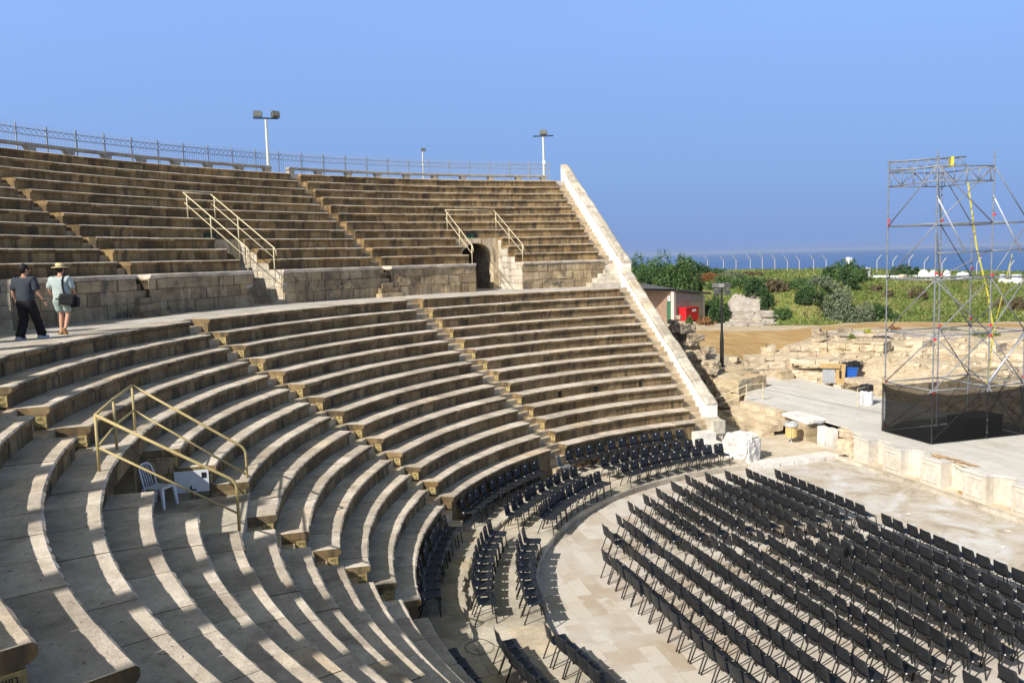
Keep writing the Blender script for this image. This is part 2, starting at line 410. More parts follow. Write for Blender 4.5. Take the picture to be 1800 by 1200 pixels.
UP_MATS = [M['seat_top_stone'], M['upper_riser_stone']]
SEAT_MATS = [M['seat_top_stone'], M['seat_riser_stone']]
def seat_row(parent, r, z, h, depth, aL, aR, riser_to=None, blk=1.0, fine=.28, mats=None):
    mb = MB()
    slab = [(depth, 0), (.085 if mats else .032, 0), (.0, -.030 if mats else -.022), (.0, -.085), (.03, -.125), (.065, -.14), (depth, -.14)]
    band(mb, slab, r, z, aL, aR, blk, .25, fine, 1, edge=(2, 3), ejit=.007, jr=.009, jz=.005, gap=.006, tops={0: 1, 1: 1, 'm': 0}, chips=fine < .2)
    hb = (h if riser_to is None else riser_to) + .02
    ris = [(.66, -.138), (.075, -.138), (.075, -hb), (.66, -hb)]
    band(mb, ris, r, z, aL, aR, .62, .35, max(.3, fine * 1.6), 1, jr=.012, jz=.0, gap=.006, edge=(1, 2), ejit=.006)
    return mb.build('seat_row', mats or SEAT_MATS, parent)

# number patches: yellow paint with two black words on the end face of a row
def text_mesh(body, size):
    c = bpy.data.curves.new('words', 'FONT'); c.body = body; c.size = size; c.align_x = 'CENTER'; c.extrude = .0015
    o = bpy.data.objects.new('words', c); COL.objects.link(o); bpy.context.view_layer.update()
    me = bpy.data.meshes.new_from_object(o.evaluated_get(bpy.context.evaluated_depsgraph_get()))
    bpy.data.objects.remove(o); bpy.data.curves.remove(c); return me
_w1, _w2 = text_mesh('\u05e9\u05d5\u05d2', .095), text_mesh('\u05d4\u05e8\u05d5\u05e9', .085)      # block / row, stored right to left
def patch_mesh():
    mb = MB(); mb.box((0, 0, 0), (.20, .006, .20), mi=0)
    for me, dz in ((_w1, .015), (_w2, -.085)):
        vs = [(v.co.x * .8, -.0035 - v.co.z, v.co.y + dz) for v in me.vertices]
        mb.add(vs, [tuple(p.vertices) for p in me.polygons], 1)
    o = mb.build('number_patch', [M['yellow_paint'], M['black_paint']], None); me = o.data
    bpy.data.objects.remove(o); return me
PATCH = patch_mesh()
def number_patch(row, r, z, th, off):
    rho = r + .075 + .105
    a = th + math.asin(off / rho); rr = rho
    p = polar(rr, a, z - .14 - .13)
    o = link('number_patch', PATCH, row)
    # local -y looks along the increasing-angle tangent, local x outwards-in
    tx = Vector((-math.cos(th), -math.sin(th), 0)); rad = Vector((-math.sin(th), math.cos(th), 0))
    yv = -tx; xv = -rad
    p = p + tx * .006
    o.matrix_local = Matrix(((xv.x, yv.x, 0, p.x), (xv.y, yv.y, 0, p.y), (0, 0, 1, p.z), (0, 0, 0, 1)))
    return o

# ---- lower tiers
lower = empty('lower_seating', (0, 0, 0), label='lower tiers of curved pale stone seat rows with narrow stairs, around the orchestra', cat='seating tiers')
wedgesL = [(lim_y(CE_L), lim_ang(TH[0], -WL), None), (lim_ang(TH[0], WL), lim_ang(TH[1], -WL), 0),
           (lim_ang(TH[1], WL), lim_ang(TH[2], -WL), 1), (lim_ang(TH[2], WL), lim_ang(TH[3], -WL), 2),
           (lim_ang(TH[3], WL), lim_ang(TH[4], -WL), 3)]
VT = 1.66                                            # half width of the lower vomitory
for wi, (a0, a1, st) in enumerate(wedgesL):
    for i in range(14):
        aL, aR = a0, a1
        if i in (5, 6, 7):
            if wi == 2: aR = lim_ang(TH[2], -VT)
            if wi == 3: aL = lim_ang(TH[2], VT)
        if i == 4 and wi == 2: aR = lim_ang(TH[2], 0.0)
        if i == 4 and wi == 3: aL = lim_ang(TH[2], 0.0)
        r, z = RL[i], ZL[i]
        h = z - (ZL[i + 1] if i < 13 else .36)
        depth = (RL[i - 1] - r if i else .70) + .22
        row = seat_row(lower, r, z, h, depth, aL, aR, fine=.10 if wi >= 2 else .3)
        if wi < 4 and i != 4 or wi in (0, 1):
            # the end faces that look along the increasing angle (towards the camera) belong to the start of the next wedge
            pass
        if wi in (0, 1, 2, 3) and not (wi >= 2 and i == 4):
            off_th = TH[wi] if wi < 4 else None
            o_ = -WL if not (wi == 2 and i in (5, 6, 7)) else -VT
            if i > 0 and i < 13: number_patch(row, r, z, TH[wi], o_)
def stair(parent, rl, zl, th, wd, aL=None, aR=None, base=None, skip=(), mat='stair_stone'):
    mb = MB(); n = len(rl)
    aL = aL or lim_ang(th, -wd + .004); aR = aR or lim_ang(th, wd - .004)
    for i in range(n):
        if i in skip: continue
        r, z = rl[i], zl[i]
        zn = zl[i + 1] if i < n - 1 else base
        h = z - zn; t = (rl[i - 1] - r) if i else .7
        band(mb, [(t + .55, -.003), (t - .045, -.003), (t - .06, -.02), (t - .06, -h), (t + .55, -h)], r, z, aL, aR, 1.6, .1, .3, 0, gap=0, edge=(1, 2), ejit=.012)
        band(mb, [(t + .3, -h / 2), (.30, -h / 2), (.285, -h / 2 - .02), (.285, -h - .05), (t + .3, -h - .05)], r, z, aL, aR, 1.6, .1, .3, 0, gap=0, edge=(1, 2), ejit=.012)
    return mb.build('stair', M[mat], parent)
for j, th in enumerate(TH[:4]):
    if j == 2:
        stair(lower, RL, ZL, th, WL, base=1.0, skip=range(4, 14)); stair(lower, RL, ZL, th, WL, base=1.0, skip=range(0, 8))
    else: stair(lower, RL, ZL, th, WL, base=1.0)
    mb = MB()
    for q, (rr, zz) in enumerate(((15.02, 1.0), (14.72, .69))):
        band(mb, [(.5, 0), (0, 0), (0, -.33), (.5, -.33)], rr, zz, lim_ang(th, -WL - .02), lim_ang(th, WL + .02), 2, 0, .3, 0, gap=0)
    mb.build('foot_step', M['stair_stone'], lower)
stair(lower, RL, ZL, 0, 0, lim_y(CW_L - .0), lim_y(CE_L - .004), base=1.0)
# big worn blocks below the end stair
mb = MB()
for x0, x1, z0, z1, y0, y1 in ((-15.0, -14.35, .36, 1.02, -1.2, -.42), (-14.4, -13.75, .34, .70, -1.35, -.35)):
    mb.box(((x0 + x1) / 2, (y0 + y1) / 2, (z0 + z1) / 2), (x1 - x0, y1 - y0, z1 - z0), .03)
mb.build('foot_step', M['white_marble'], lower)

for (u, v) in ((985, 717), (1047, 707), (1125, 696)):      # dark drain slots in one riser
    d = ray(u, v); rr_ = RL[9] + .068; A = d[0] ** 2 + d[1] ** 2; B = 2 * (CAM[0] * d[0] + CAM[1] * d[1]); t = (-B + math.sqrt(B * B - 4 * A * (CAM[0] ** 2 + CAM[1] ** 2 - rr_ * rr_))) / (2 * A)
    p = CAM + d * t; mb = MB(); mb.box((p[0], p[1], ZL[9] - .27), (.13, .05, .24), math.atan2(p[1], p[0]) + R(90)); mb.build('drain_slot', M['dark_void'], lower)
# ---- lower vomitory (opening through rows 6 to 8, passage runs out under row 5)
def radial_pt(al, tg, z, th): # along radial of th, tangential offset (towards increasing angle)
    rad = Vector((-math.sin(th), math.cos(th), 0)); tx = Vector((-math.cos(th), -math.sin(th), 0))
    p = rad * al + tx * tg; return Vector((p.x, p.y, z))
def radial_box(mb, a0, a1, t0, t1, z0, z1, th, mi=0, rnd=None):
    vs = [radial_pt(a, t, z, th) for a in (a0, a1) for t in (t0, t1) for z in (z0, z1)]
    mb.add(vs, [(0, 1, 3, 2), (4, 6, 7, 5), (0, 4, 5, 1), (2, 3, 7, 6), (0, 2, 6, 4), (1, 5, 7, 3)], mi, rnd)
ZV = 3.69
def masonry(mb, a0, a1, tg, thick, z0, top, th, courses=.30, bl=.62, mi=0):
    """coursed wall standing on a radial line; top is a function of the distance along"""
    z = z0; r_ = 0
    while z < max(top(a0), top(a1)) - .02:
        z2 = min(z + courses * random.uniform(.9, 1.12), max(top(a0), top(a1)))
        a = a0 - (bl * random.random() if r_ else 0)
        while a < a1:
            b = a + bl * random.uniform(.7, 1.35); lo, hi = max(a, a0), min(b, a1)
            if hi - lo > .03:
                zt = min(z2, top((lo + hi) / 2))
                if zt > z + .02:
                    j = random.uniform(0, .035)
                    t_in = tg + j if thick < 0 else tg - j
                    radial_box(mb, lo + .009, hi - .009, t_in, tg + thick, z + .010, zt - .006, th, mi)
                    radial_box(mb, lo - .002, hi + .002, tg + (thick > 0) * .045 - (thick < 0) * .045, tg + thick * .9, z, zt - .015, th, mi, .02)
            a = b
        z = z2; r_ += 1
for sgn in (-1, 1):
    mb = MB()
    for ra, rb, zt_ in ((18.44, 19.07, ZL[7]), (19.07, 19.72, ZL[6]), (19.72, 20.38, ZL[5])): masonry(mb, ra, rb, sgn * (VT + .01), sgn * .45, ZV - .35, lambda a, q=zt_: q - .15, TH[2])
    mb.build('vomitory_wall', M['podium_stone'], lower)
mb = MB()
radial_box(mb, 18.30, 23.5, -VT - .3, VT + .3, ZV - .3, ZV, TH[2])
mb.build('vomitory_floor', M['step_paving'], lower)
mb = MB()   # back wall under row 5 with a dark doorway to the left
z1 = ZL[4] - .145
radial_box(mb, 20.36, 20.80, -VT, -.95, ZV - .02, z1, TH[2]); radial_box(mb, 20.36, 20.80, .95, VT, ZV - .02, z1, TH[2])
radial_box(mb, 20.36, 20.80, -.95, .95, ZV + 1.02, z1, TH[2])
mb.build('vomitory_wall', M['seat_riser_stone'], lower)
mb = MB(); radial_box(mb, 22.9, 23.3, -1.2, 1.2, ZV - .1, z1, TH[2]); radial_box(mb, 20.8, 23.0, -1.3, -.95, ZV - .1, z1, TH[2]); radial_box(mb, 20.8, 23.0, .95, 1.3, ZV - .1, z1, TH[2])
mb.build('vomitory_passage', M['conglomerate'], lower)

# ---- walkway between the tiers
mb = MB()
aS, aE = lim_y(CW_L), lim_ang(TH[4], 0)
for q in range(5):
    r0 = RL[0] + .80 + q * .62
    band(mb, [(.622, 0), (.0, 0), (.0, -.3), (.622, -.3)], r0, Z_WALK - .004, aS, aE, 1.3, .35, .4, 0, jr=0, jz=.003, gap=.003)
tag(mb.build('walkway', M['walkway_stone']), kind='structure')

# ---- upper tiers
upper = empty('upper_seating', (0, 0, 0), label='upper tiers of weathered brown stone seat rows above the block podium wall', cat='seating tiers')
V = [(R(107.22), R(101.21)), (R(134.22), R(130.79)), (R(161.4), R(158.18))]     # upper vomitories at the podium radius (left edge, right edge)
def vlim(k, side):
    a = V[k][side]; mid = (V[k][0] + V[k][1]) / 2; return lim_ang(mid, RU[0] * math.sin(a - mid))
segs = [(lim_y(CE_U), lim_ang(UTH[0], -WU), 0), (lim_ang(UTH[0], WU), lim_ang(UTH[1], -WU), 1), (lim_ang(UTH[1], WU), lim_ang(UTH[2], -WU), 2)]
for (a0, a1, vk) in segs:
    for i in range(12):
        parts = [(a0, a1)] if i > 3 else [(a0, vlim(vk, 1)), (vlim(vk, 0), a1)]
        for aL, aR in parts:
            h = ZU[i] - ZU[i - 1] if i else 1.435
            depth = .93 if i < 11 else .35
            mb = MB()
            if i:
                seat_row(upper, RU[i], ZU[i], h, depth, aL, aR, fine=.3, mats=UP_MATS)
            else:
                band(mb, [(.93, 0), (.03, 0), (.0, -.022), (.0, -.07), (.04, -.11), (.07, -.15), (.93, -.15)], RU[0] - .08, ZU[0], aL, aR, 1.1, .25, .3, 0, edge=(1, 2, 3), ejit=.01)
                mb.build('podium_cornice', M['seat_top_stone'], upper)
                mb = MB(); zc = [Z_WALK - .05, Z_WALK + .46, Z_WALK + .90, ZU[0] - .148]
                for c_ in range(3):
                    hh = zc[c_ + 1] - zc[c_]
                    band(mb, [(.5, -.004), (.03, -.004), (.0, -.03), (.0, -hh + .03), (.03, -hh + .004), (.5, -hh + .004)], RU[0], zc[c_ + 1], aL, aR, .78, .45, .4, 0, jr=.028, jz=0, gap=.013, edge=(2, 3), ejit=.022)
                mb.build('podium_wall', M['podium_stone'], upper)
# podium backing, so nothing shows through the joints
for (a0, a1, vk) in segs:
    for aL, aR in ((a0, vlim(vk, 1)), (vlim(vk, 0), a1)):
        mb = MB(); band(mb, [(.5, 0), (.05, 0), (.05, -1.5), (.5, -1.5)], RU[0], ZU[0] - .2, aL, aR, 50, 0, .6, 0, jr=0, jz=0)
        mb.build('podium_core', M['dark_void'], upper)
for th in UTH[:2]:
    stair(upper, RU[::-1][:-1], ZU[::-1][:-1], th, WU, base=ZU[0] - .0, mat='upper_stair_stone')
    mb = MB(); n = 6
    for q in range(n):
        zt = ZU[0] - (q + 1) * 1.435 / (n + 0) + .02 if q else ZU[0] - .22
        zt = ZU[0] - .235 * (q + .4)
        rr = RU[0] + .62 - q * .235
        wd = WU if q < 4 else WU + .12 * (q - 3)
        band(mb, [(.9, 0), (0, 0), (-.01, -.02), (-.01, -.26), (.9, -.26)], rr, zt, lim_ang(th, -wd), lim_ang(th, wd + (.0 if q < 4 else .12)), 3, 0, .3, 0, gap=0, edge=(1, 2), ejit=.015)
    band(mb, [(1.2, 0), (0, 0), (0, -1.3), (1.2, -1.3)], RU[0] + .75, ZU[0] - .1, lim_ang(th, -WU), lim_ang(th, WU), 3, 0, .3, 0, gap=0)
    mb.build('podium_stair', M['podium_stone'], upper)
stair(upper, RU[::-1][:-1], ZU[::-1][:-1], 0, 0, lim_y(CW_U), lim_y(CE_U - .004), base=ZU[0])
mb = MB()
for q in range(6):
    zt = ZU[0] - .235 * (q + .2); rr = RU[0] + .35 - q * .26; wide = CE_U - .004 - (0 if q < 3 else .35 * (q - 2))
    band(mb, [(1.2, 0), (0, 0), (-.01, -.03), (-.01, -.25), (1.2, -.25)], rr, zt, lim_y(CW_U), lim_y(wide), .8, .3, .3, 0, gap=.008, edge=(1, 2), ejit=.015)
mb.build('podium_stair', M['coping_stone'], upper)

# upper vomitories: stepped side walls, arched doorway, dark passage, small exit sign over the arch
for kx in range(3):
    mid = (V[kx][0] + V[kx][1]) / 2; hw = RU[0] * math.sin((V[kx][0] - V[kx][1]) / 2)
    a_back = RU[3] + .42
    def topf(a):
        for i in (3, 2, 1, 0):
            if a > RU[i] + .05: return ZU[i] - .16
        return ZU[0] - .16
    for sgn in (-1, 1):
        mb = MB()
        for i_ in range(4): masonry(mb, RU[i_] + (.09 if i_ else .02), RU[i_ + 1] + .09 if i_ < 3 else a_back + .3, sgn * (hw + .0), sgn * .5, Z_WALK - .05, lambda a, q=ZU[i_]: q - .15, mid, .36, .6)
        mb.build('vomitory_wall', M['coping_stone'], upper)
    mb = MB(); aw = min(hw - .12, .78) if kx else 1.02; za = 8.35; top = ZU[3] - .02; N = 12
    pts = [(-aw * math.cos(PI * q / N), za + aw * .95 * math.sin(PI * q / N)) for q in range(N + 1)]
    # wall over and beside the arch, as wedge stones
    for q in range(N):
        (t0, z0), (t1, z1) = pts[q], pts[q + 1]
        for (aa, bb, m_) in ((1.0, 1.0, 0),):
            vs = []
            for al in (a_back - .06 + random.uniform(-.02, .02), a_back + .5):
                vs += [radial_pt(al, t0, z0, mid), radial_pt(al, t1, z1, mid),
                       radial_pt(al, t1, min(top, z1 + .34), mid), radial_pt(al, t0, min(top, z0 + .34), mid)]
            mb.add(vs, [(0, 1, 2, 3), (4, 7, 6, 5), (0, 4, 5, 1), (1, 5, 6, 2), (2, 6, 7, 3), (3, 7, 4, 0)])
            vs = []
            for al in (a_back, a_back + .45):
                vs += [radial_pt(al, t0, min(top - .01, z0 + .33), mid), radial_pt(al, t1, min(top - .01, z1 + .33), mid), radial_pt(al, t1, top, mid), radial_pt(al, t0, top, mid)]
            mb.add(vs, [(0, 1, 2, 3), (4, 7, 6, 5), (0, 4, 5, 1), (1, 5, 6, 2), (2, 6, 7, 3), (3, 7, 4, 0)])
    for sgn in (-1, 1):
        radial_box(mb, a_back, a_back + .45, sgn * aw, sgn * (hw + .05), Z_WALK - .02, top - .003, mid)
    mb.build('vomitory_arch', M['ruin_stone'], upper)
    mb = MB()
    radial_box(mb, a_back + .4, a_back + 6.0, aw + .02, aw + .5, Z_WALK - .1, top, mid); radial_box(mb, a_back + .4, a_back + 6.0, -aw - .5, -aw - .02, Z_WALK - .1, top, mid)
    radial_box(mb, a_back + .5, a_back + 6.0, -aw - .5, aw + .5, top - .1, top + .2, mid); radial_box(mb, a_back + 5.9, a_back + 6.3, -aw - .5, aw + .5, Z_WALK - .1, top, mid)
    mb.build('vomitory_passage', M['conglomerate'], upper)
    mb = MB(); radial_box(mb, R_POD - .3, a_back + 6.0, -hw - .05, hw + .05, Z_WALK - .25, Z_WALK - .001, mid)
    mb.build('vomitory_floor', M['walkway_stone'], upper)
    if kx < 2:
        e = empty('exit_sign', radial_pt(RU[4] + .03, .1 if kx == 0 else .45, ZU[4] - .36, mid), mid, None, None)
        tag(e, ('dark exit sign with green figure above the arched doorway beside the end wall' if kx == 0 else
                'dark exit sign with green figure above the railed doorway left of the tall floodlight pole'), 'sign')
        mb = MB(); mb.box((0, .02, 0), (.62, .06, .34)); mb.build('sign_box', M['exit_sign'], e)
        mb = MB()
        mb.tube([(-.02, -.015, -.10), (.05, -.015, -.02), (.02, -.015, .05)], .022, 6); mb.tube([(.05, -.015, -.02), (.12, -.015, -.09)], .02, 6)
        mb.tube([(.02, -.015, .04), (.12, -.015, .0)], .016, 6); mb.lathe((.0, -.015, .085), [(.0, -.03), (.03, 0), (0, .03)], 8)
        mb.box((-.17, -.012, -.06), (.16, .008, .10))
        mb.build('green_figure', M['exit_green'], e)

# rim: flat top course, outer drop
mb = MB()
aS, aE = lim_y(CW_U), lim_ang(UTH[2], -WU)
band(mb, [(3.2, 0), (.30, 0), (.30, -.5), (3.2, -.5)], RU[11], ZU[11] - .006, aS, aE, 1.6, .3, .5, 0, jr=0, gap=.003)
tag(mb.build('rim_walkway', M['walkway_stone']), kind='structure')
mb = MB(); band(mb, [(.6, 0), (0, 0), (0, -13.2), (.6, -13.2)], RU[11] + 2.9, ZU[11] - .03, aS, lim_ang(R(238), 0), 60, 0, 1.2, 0, jr=0, jz=0)
tag(mb.build('outer_wall', M['podium_stone']), 'curved outer stone wall holding up the back of the seating', 'wall')
# upper seating on beyond the left edge of the picture (stepped shell)
mb = MB(); a0, a1 = lim_ang(UTH[2], -WU), lim_ang(R(238), 0)
for i in range(12):
    hh = 1.45 if i == 0 else .46
    band(mb, [(.8, 0), (0, 0), (0, -hh), (.8, -hh)], RU[i], ZU[i], a0, a1, 3, .2, .6, 0)
band(mb, [(3.2, 0), (.3, 0), (.3, -.5), (3.2, -.5)], RU[11], ZU[11] - .006, a0, a1, 2, .2, .6, 0)
mb.build('seat_row', [M['seat_riser_stone']], upper)
# unseen piers added on that stretch to cast shadow bands on the near rows
casters = empty('shadow_piers', polar(35.2, R(200), ZU[11]), label='row of square piers added unseen behind the viewer to cast shadow bands', cat='shadow_piers')
mb = MB(); h_ = Vector((SUNV.x, SUNV.y, 0)).normalized(); p0 = polar(19.79, R(201.03)); b_ = p0.dot(h_); t = -b_ + math.sqrt(b_ * b_ - p0.length_squared + 35.2 ** 2); pr0 = p0 + h_ * t
a0_ = math.atan2(-pr0.x, pr0.y) % (2 * PI)
for q in range(-8, 8):
    a = a0_ + q * 2.47 / 35.2; p = polar(35.2, a, 0)
    mb.box((p.x, p.y, ZU[11] + 2.5), (.52, .40, 5.1), a)
o = mb.build('pier', M['podium_stone'], casters); o.matrix_parent_inverse = Matrix.Translation(-Vector(casters.location))

# ---- end wall with sloping coping, two flights
def end_wall(name, y0, y1, line, label, nstep):
    """line: (x_low, z_low, x_high, z_high) of the top edge"""
    e = empty(name, (line[0], y0, 0), label=label, cat='wall')
    xl, zl, xh, zh = line; mb = MB(); n = nstep; dz = zh - zl
    body = []
    N = 60
    for i in range(N + 1):
        t = i / N; x = xl + (xh - xl) * t; z = zl + dz * t - .16
        for y in (y0, y1):
            for zz in (max(0.0, z - 2.2 - .6 * t), z):
                body.append((x, y + (random.uniform(-.012, .012) if zz == z else 0), zz + random.uniform(-.01, .01)))
    fs = []
    for i in range(N):
        o = i * 4; q = o + 4
        fs += [(o, q, q + 1, o + 1), (o + 2, o + 3, q + 3, q + 2), (o + 1, q + 1, q + 3, o + 3), (o, o + 2, q + 2, q)]
    fs += [(0, 1, 3, 2), (N * 4, N * 4 + 2, N * 4 + 3, N * 4 + 1)]
    mb.add(body, fs)
    o = mb.build('wall_body', M['wall_plaster_stone'], e); o.matrix_parent_inverse = Matrix.Translation(-Vector(e.location))
    mb = MB(); t = 0.0; L = math.hypot(xh - xl, dz)
    while t < 1:
        s = random.uniform(.55, .95) / L; t2 = min(1, t + s)
        if 1 - t2 < .3 / L: t2 = 1
        xa, xb = xl + (xh - xl) * t, xl + (xh - xl) * t2; za, zb = zl + dz * t, zl + dz * t2
        j = random.uniform(-.05, .035); h = .20; vs = []; k_ = 3
        for q in range(k_ + 1):
            f = q / k_; x = xa + (xb - xa) * (.025 + .95 * f); z = za + (zb - za) * f + j
            rd = .03 if q in (0, k_) else 0.0
            for (y, zz) in ((y0 - .015 + random.uniform(-.012, .012), z - h), (y0 - .02 + random.uniform(-.015, .015), z - .04 - rd), (y0 + .05, z - rd),
                            (y1 - .05, z - rd), (y1 + .03, z - .05 - rd), (y1 + .02, z - h)):
                vs.append((x, y, zz + random.uniform(-.008, .008)))
        fs = []
        for q in range(k_):
            for m in range(6): fs.append((q * 6 + m, q * 6 + (m + 1) % 6, (q + 1) * 6 + (m + 1) % 6, (q + 1) * 6 + m))
        fs += [tuple(range(5, -1, -1)), tuple(k_ * 6 + m for m in range(6))]
        mb.add(vs, fs); t = t2
    o = mb.build('coping', M['coping_stone'], e); o.matrix_parent_inverse = Matrix.Translation(-Vector(e.location))
    return e
end_wall('end_wall', CW_L, .12, (-15.2, 2.14, -24.4, 7.84), 'lower sunlit sloping white end wall with block coping beside the lower tiers', 12)
end_wall('end_wall', CW_U, .78, (-25.6, 8.12, -35.6, 14.42), 'upper sloping white end wall with block coping running up to the rim', 12)
mb = MB(); mb.prism([(-15.6, CW_L - .02), (-15.1, CW_L - .02), (-15.1, .16), (-15.6, .16)], 0, 1.5, rnd=.5)
mb.prism([(-15.1, -.42), (-14.55, -.42), (-14.55, .12), (-15.1, .12)], .9, 1.46); mb.prism([(-15.05, -.35), (-14.6, -.35), (-14.6, .05), (-15.05, .05)], 0, .9)
tag(mb.build('wall_foot_block', M['coping_stone']), 'squared stone blocks stacked at the foot of the sloping end wall', 'stone block')
# masonry mass under the tiers on the stage side
mb = MB()
for i in range(14):
    x1 = -RL[i] - .1; x0 = -RL[i - 1] - .1 if i else -27.2
    mb.box(((x0 + x1) / 2, -.2, (ZL[i] - .5) / 2), (x1 - x0, .30, ZL[i] - .5))
mb.box((-30.6, .5, 4.0), (7.2, .5, 8.0))
mb.build('analemma_core', M['conglomerate'], lower)

def keep(o, e):
    o.matrix_parent_inverse = (Matrix.Translation(Vector(e.location)) @ Matrix.Rotation(e.rotation_euler.z, 4, 'Z')).inverted(); return o

# ------------------------------------------------------------------ rim benches, fence, floodlight masts
def bench_run(a0, a1, n, label):
    e = empty('rim_bench', polar(35.03, (a0 + a1) / 2, ZU[11]), label=label, cat='bench', group='stone benches along the rim')
    mb = MB(); band(mb, [(.20, 0), (-.2, 0), (-.21, -.02), (-.2, -.11), (.20, -.11)], 35.03, ZU[11] + .37, lambda r: a0, lambda r: a1, 1.8, .05, .3, 0, jr=.004, jz=.003)
    keep(mb.build('bench_slab', M['concrete'], e), e)
    for i in range(n + 1):
        a = a0 + (a1 - a0) * i / n; a = min(max(a, a0 + .005), a1 - .005)
        mb = MB(); vs = []
        hw0, hw1 = .16, .24
        for (hw, z) in ((hw0, -.02), (hw0, .16), (hw1, .262)):
            for (rr, s) in ((34.86, -1), (34.86, 1), (35.2, 1), (35.2, -1)): vs.append(polar(rr, a + s * hw / 35.03, ZU[11] + z))
        mb.add(vs, [(3, 2, 1, 0), (8, 9, 10, 11)] + [(q * 4 + i_, q * 4 + (i_ + 1) % 4, q * 4 + 4 + (i_ + 1) % 4, q * 4 + 4 + i_) for q in (0, 1) for i_ in range(4)])
        keep(mb.build('bench_support', M['concrete'], e), e)
bench_run(R(91.5), R(118.75), 9, 'long low concrete bench on the rim between the stair gap and the end wall')
bench_run(R(120.45), R(152.0), 11, 'long low concrete bench on the rim left of the stair gap')

fe = empty('rim_fence', polar(36.3, R(120), ZU[11]), label='tall grey picket fence with a crossed lattice band behind the rim benches', cat='fence')
RF, ZF = 36.3, ZU[11] - .05
npost = 30; fa0, fa1 = R(90.4), R(155)
def ringtube(mb, z, rad, n=4, r=RF):
    mb.tube([polar(r, fa0 + (fa1 - fa0) * q / 90, z) for q in range(91)], rad, n)
for i in range(npost + 1):
    a = fa0 + (fa1 - fa0) * i / npost; p = polar(RF, a, 0)
    mb = MB(); mb.box((p.x, p.y, ZF + .70), (.045, .045, 1.45), a); keep(mb.build('post', M['fence_metal'], fe), fe)
for z in (.12, .98, 1.24):
    mb = MB(); ringtube(mb, ZF + z, .017); keep(mb.build('rail', M['fence_metal'], fe), fe)
mb = MB(); na = int((fa1 - fa0) * RF / .125)
for i in range(na):
    a = fa0 + (fa1 - fa0) * (i + .5) / na; p = polar(RF, a, 0)
    mb.tube([(p.x, p.y, ZF + .1), (p.x, p.y, ZF + .99)], .010, 4); mb.tube([(p.x, p.y, ZF + 1.22), (p.x, p.y, ZF + 1.5)], [.011, .004], 4)
    if i % 2 == 0:
        p2 = polar(RF, a + 2 * (fa1 - fa0) / na, 0)
        mb.tube([(p.x, p.y, ZF + .98), (p2.x, p2.y, ZF + 1.24)], .012, 4); mb.tube([(p.x, p.y, ZF + 1.24), (p2.x, p2.y, ZF + .98)], .012, 4)
keep(mb.build('pickets', M['fence_metal'], fe), fe)

def floodlight(e, loc, rz, tilt, sc=1.0, glass='lamp_glass'):
    o = MB(); o.box((0, 0, 0), (.42 * sc, .20 * sc, .30 * sc), rx=tilt); o.box((-.235 * sc, 0, -.06), (.02, .05, .30 * sc)); o.box((.235 * sc, 0, -.06), (.02, .05, .30 * sc))
    h = o.build('floodlight', M['lamp_housing'], e); h.location = loc; h.rotation_euler = (0, 0, rz)
    g = MB(); Mx = Matrix.Rotation(tilt, 3, 'X'); c = Mx @ Vector((0, -.104 * sc, 0)); g.box(c, (.37 * sc, .008, .25 * sc), rx=tilt); g.build('lens', M[glass], h)
    return h
def mast(u, rr, h, arm, heads, label, vb, extra=None, rad=.075):
    d = ray(u, vb); A = d[0] ** 2 + d[1] ** 2; B = 2 * (CAM[0] * d[0] + CAM[1] * d[1]); Cq = CAM[0] ** 2 + CAM[1] ** 2 - rr * rr
    t = (-B + math.sqrt(B * B - 4 * A * Cq)) / (2 * A); p = CAM + d * t; a = math.atan2(-p[0], p[1])
    e = empty('floodlight_mast', (p[0], p[1], ZU[11] - .1), 0, label, 'floodlight', 'floodlight masts on the rim')
    mb = MB(); mb.lathe((0, 0, 0), [(rad, 0), (rad, h * .3), (rad * .92, h * .31), (rad * .8, h)], 14); mb.build('pole', M['pole_paint'], e, smooth=False)
    view = math.atan2(p[1] - CAM[1], p[0] - CAM[0]) - PI / 2
    if arm:
        mb = MB(); mb.box((0, 0, h + .06), (arm, .07, .07), view); mb.box((0, 0, h + .01), (.06, .06, .10), view); mb.build('crossarm', M['black_steel'], e)
    for (x, dz, rz, tilt, sc) in heads:
        v = Vector((x * math.cos(view), x * math.sin(view), h + dz)); floodlight(e, v, view + rz, tilt, sc)
    if extra: extra(e, view)
    return e
def sticker(e, view):
    mb = MB(); mb.box((-.0, -.085, 1.35), (.17, .02, .19)); o = mb.build('notice', M['white_label'], e); o.rotation_euler = (0, 0, view)
mast(472, 35.6, 2.98, 1.28, [(-.40, .28, 0, .0, 1.0), (.50, .28, .5, -.3, 1.0)], 'cream floodlight mast with two lamps on a crossarm at the stair gap', 297)
mast(956.5, 35.6, 2.95, 1.30, [(.02, .28, .1, -.25, .95)], 'cream floodlight mast with one lamp and a white notice near the end wall', 313, sticker)
mast(744, 38.5, 2.35, 0, [(0.05, .02, .3, 0, .62)], 'thin pale pole with one small lamp beyond the rim fence', 300, None, .045)

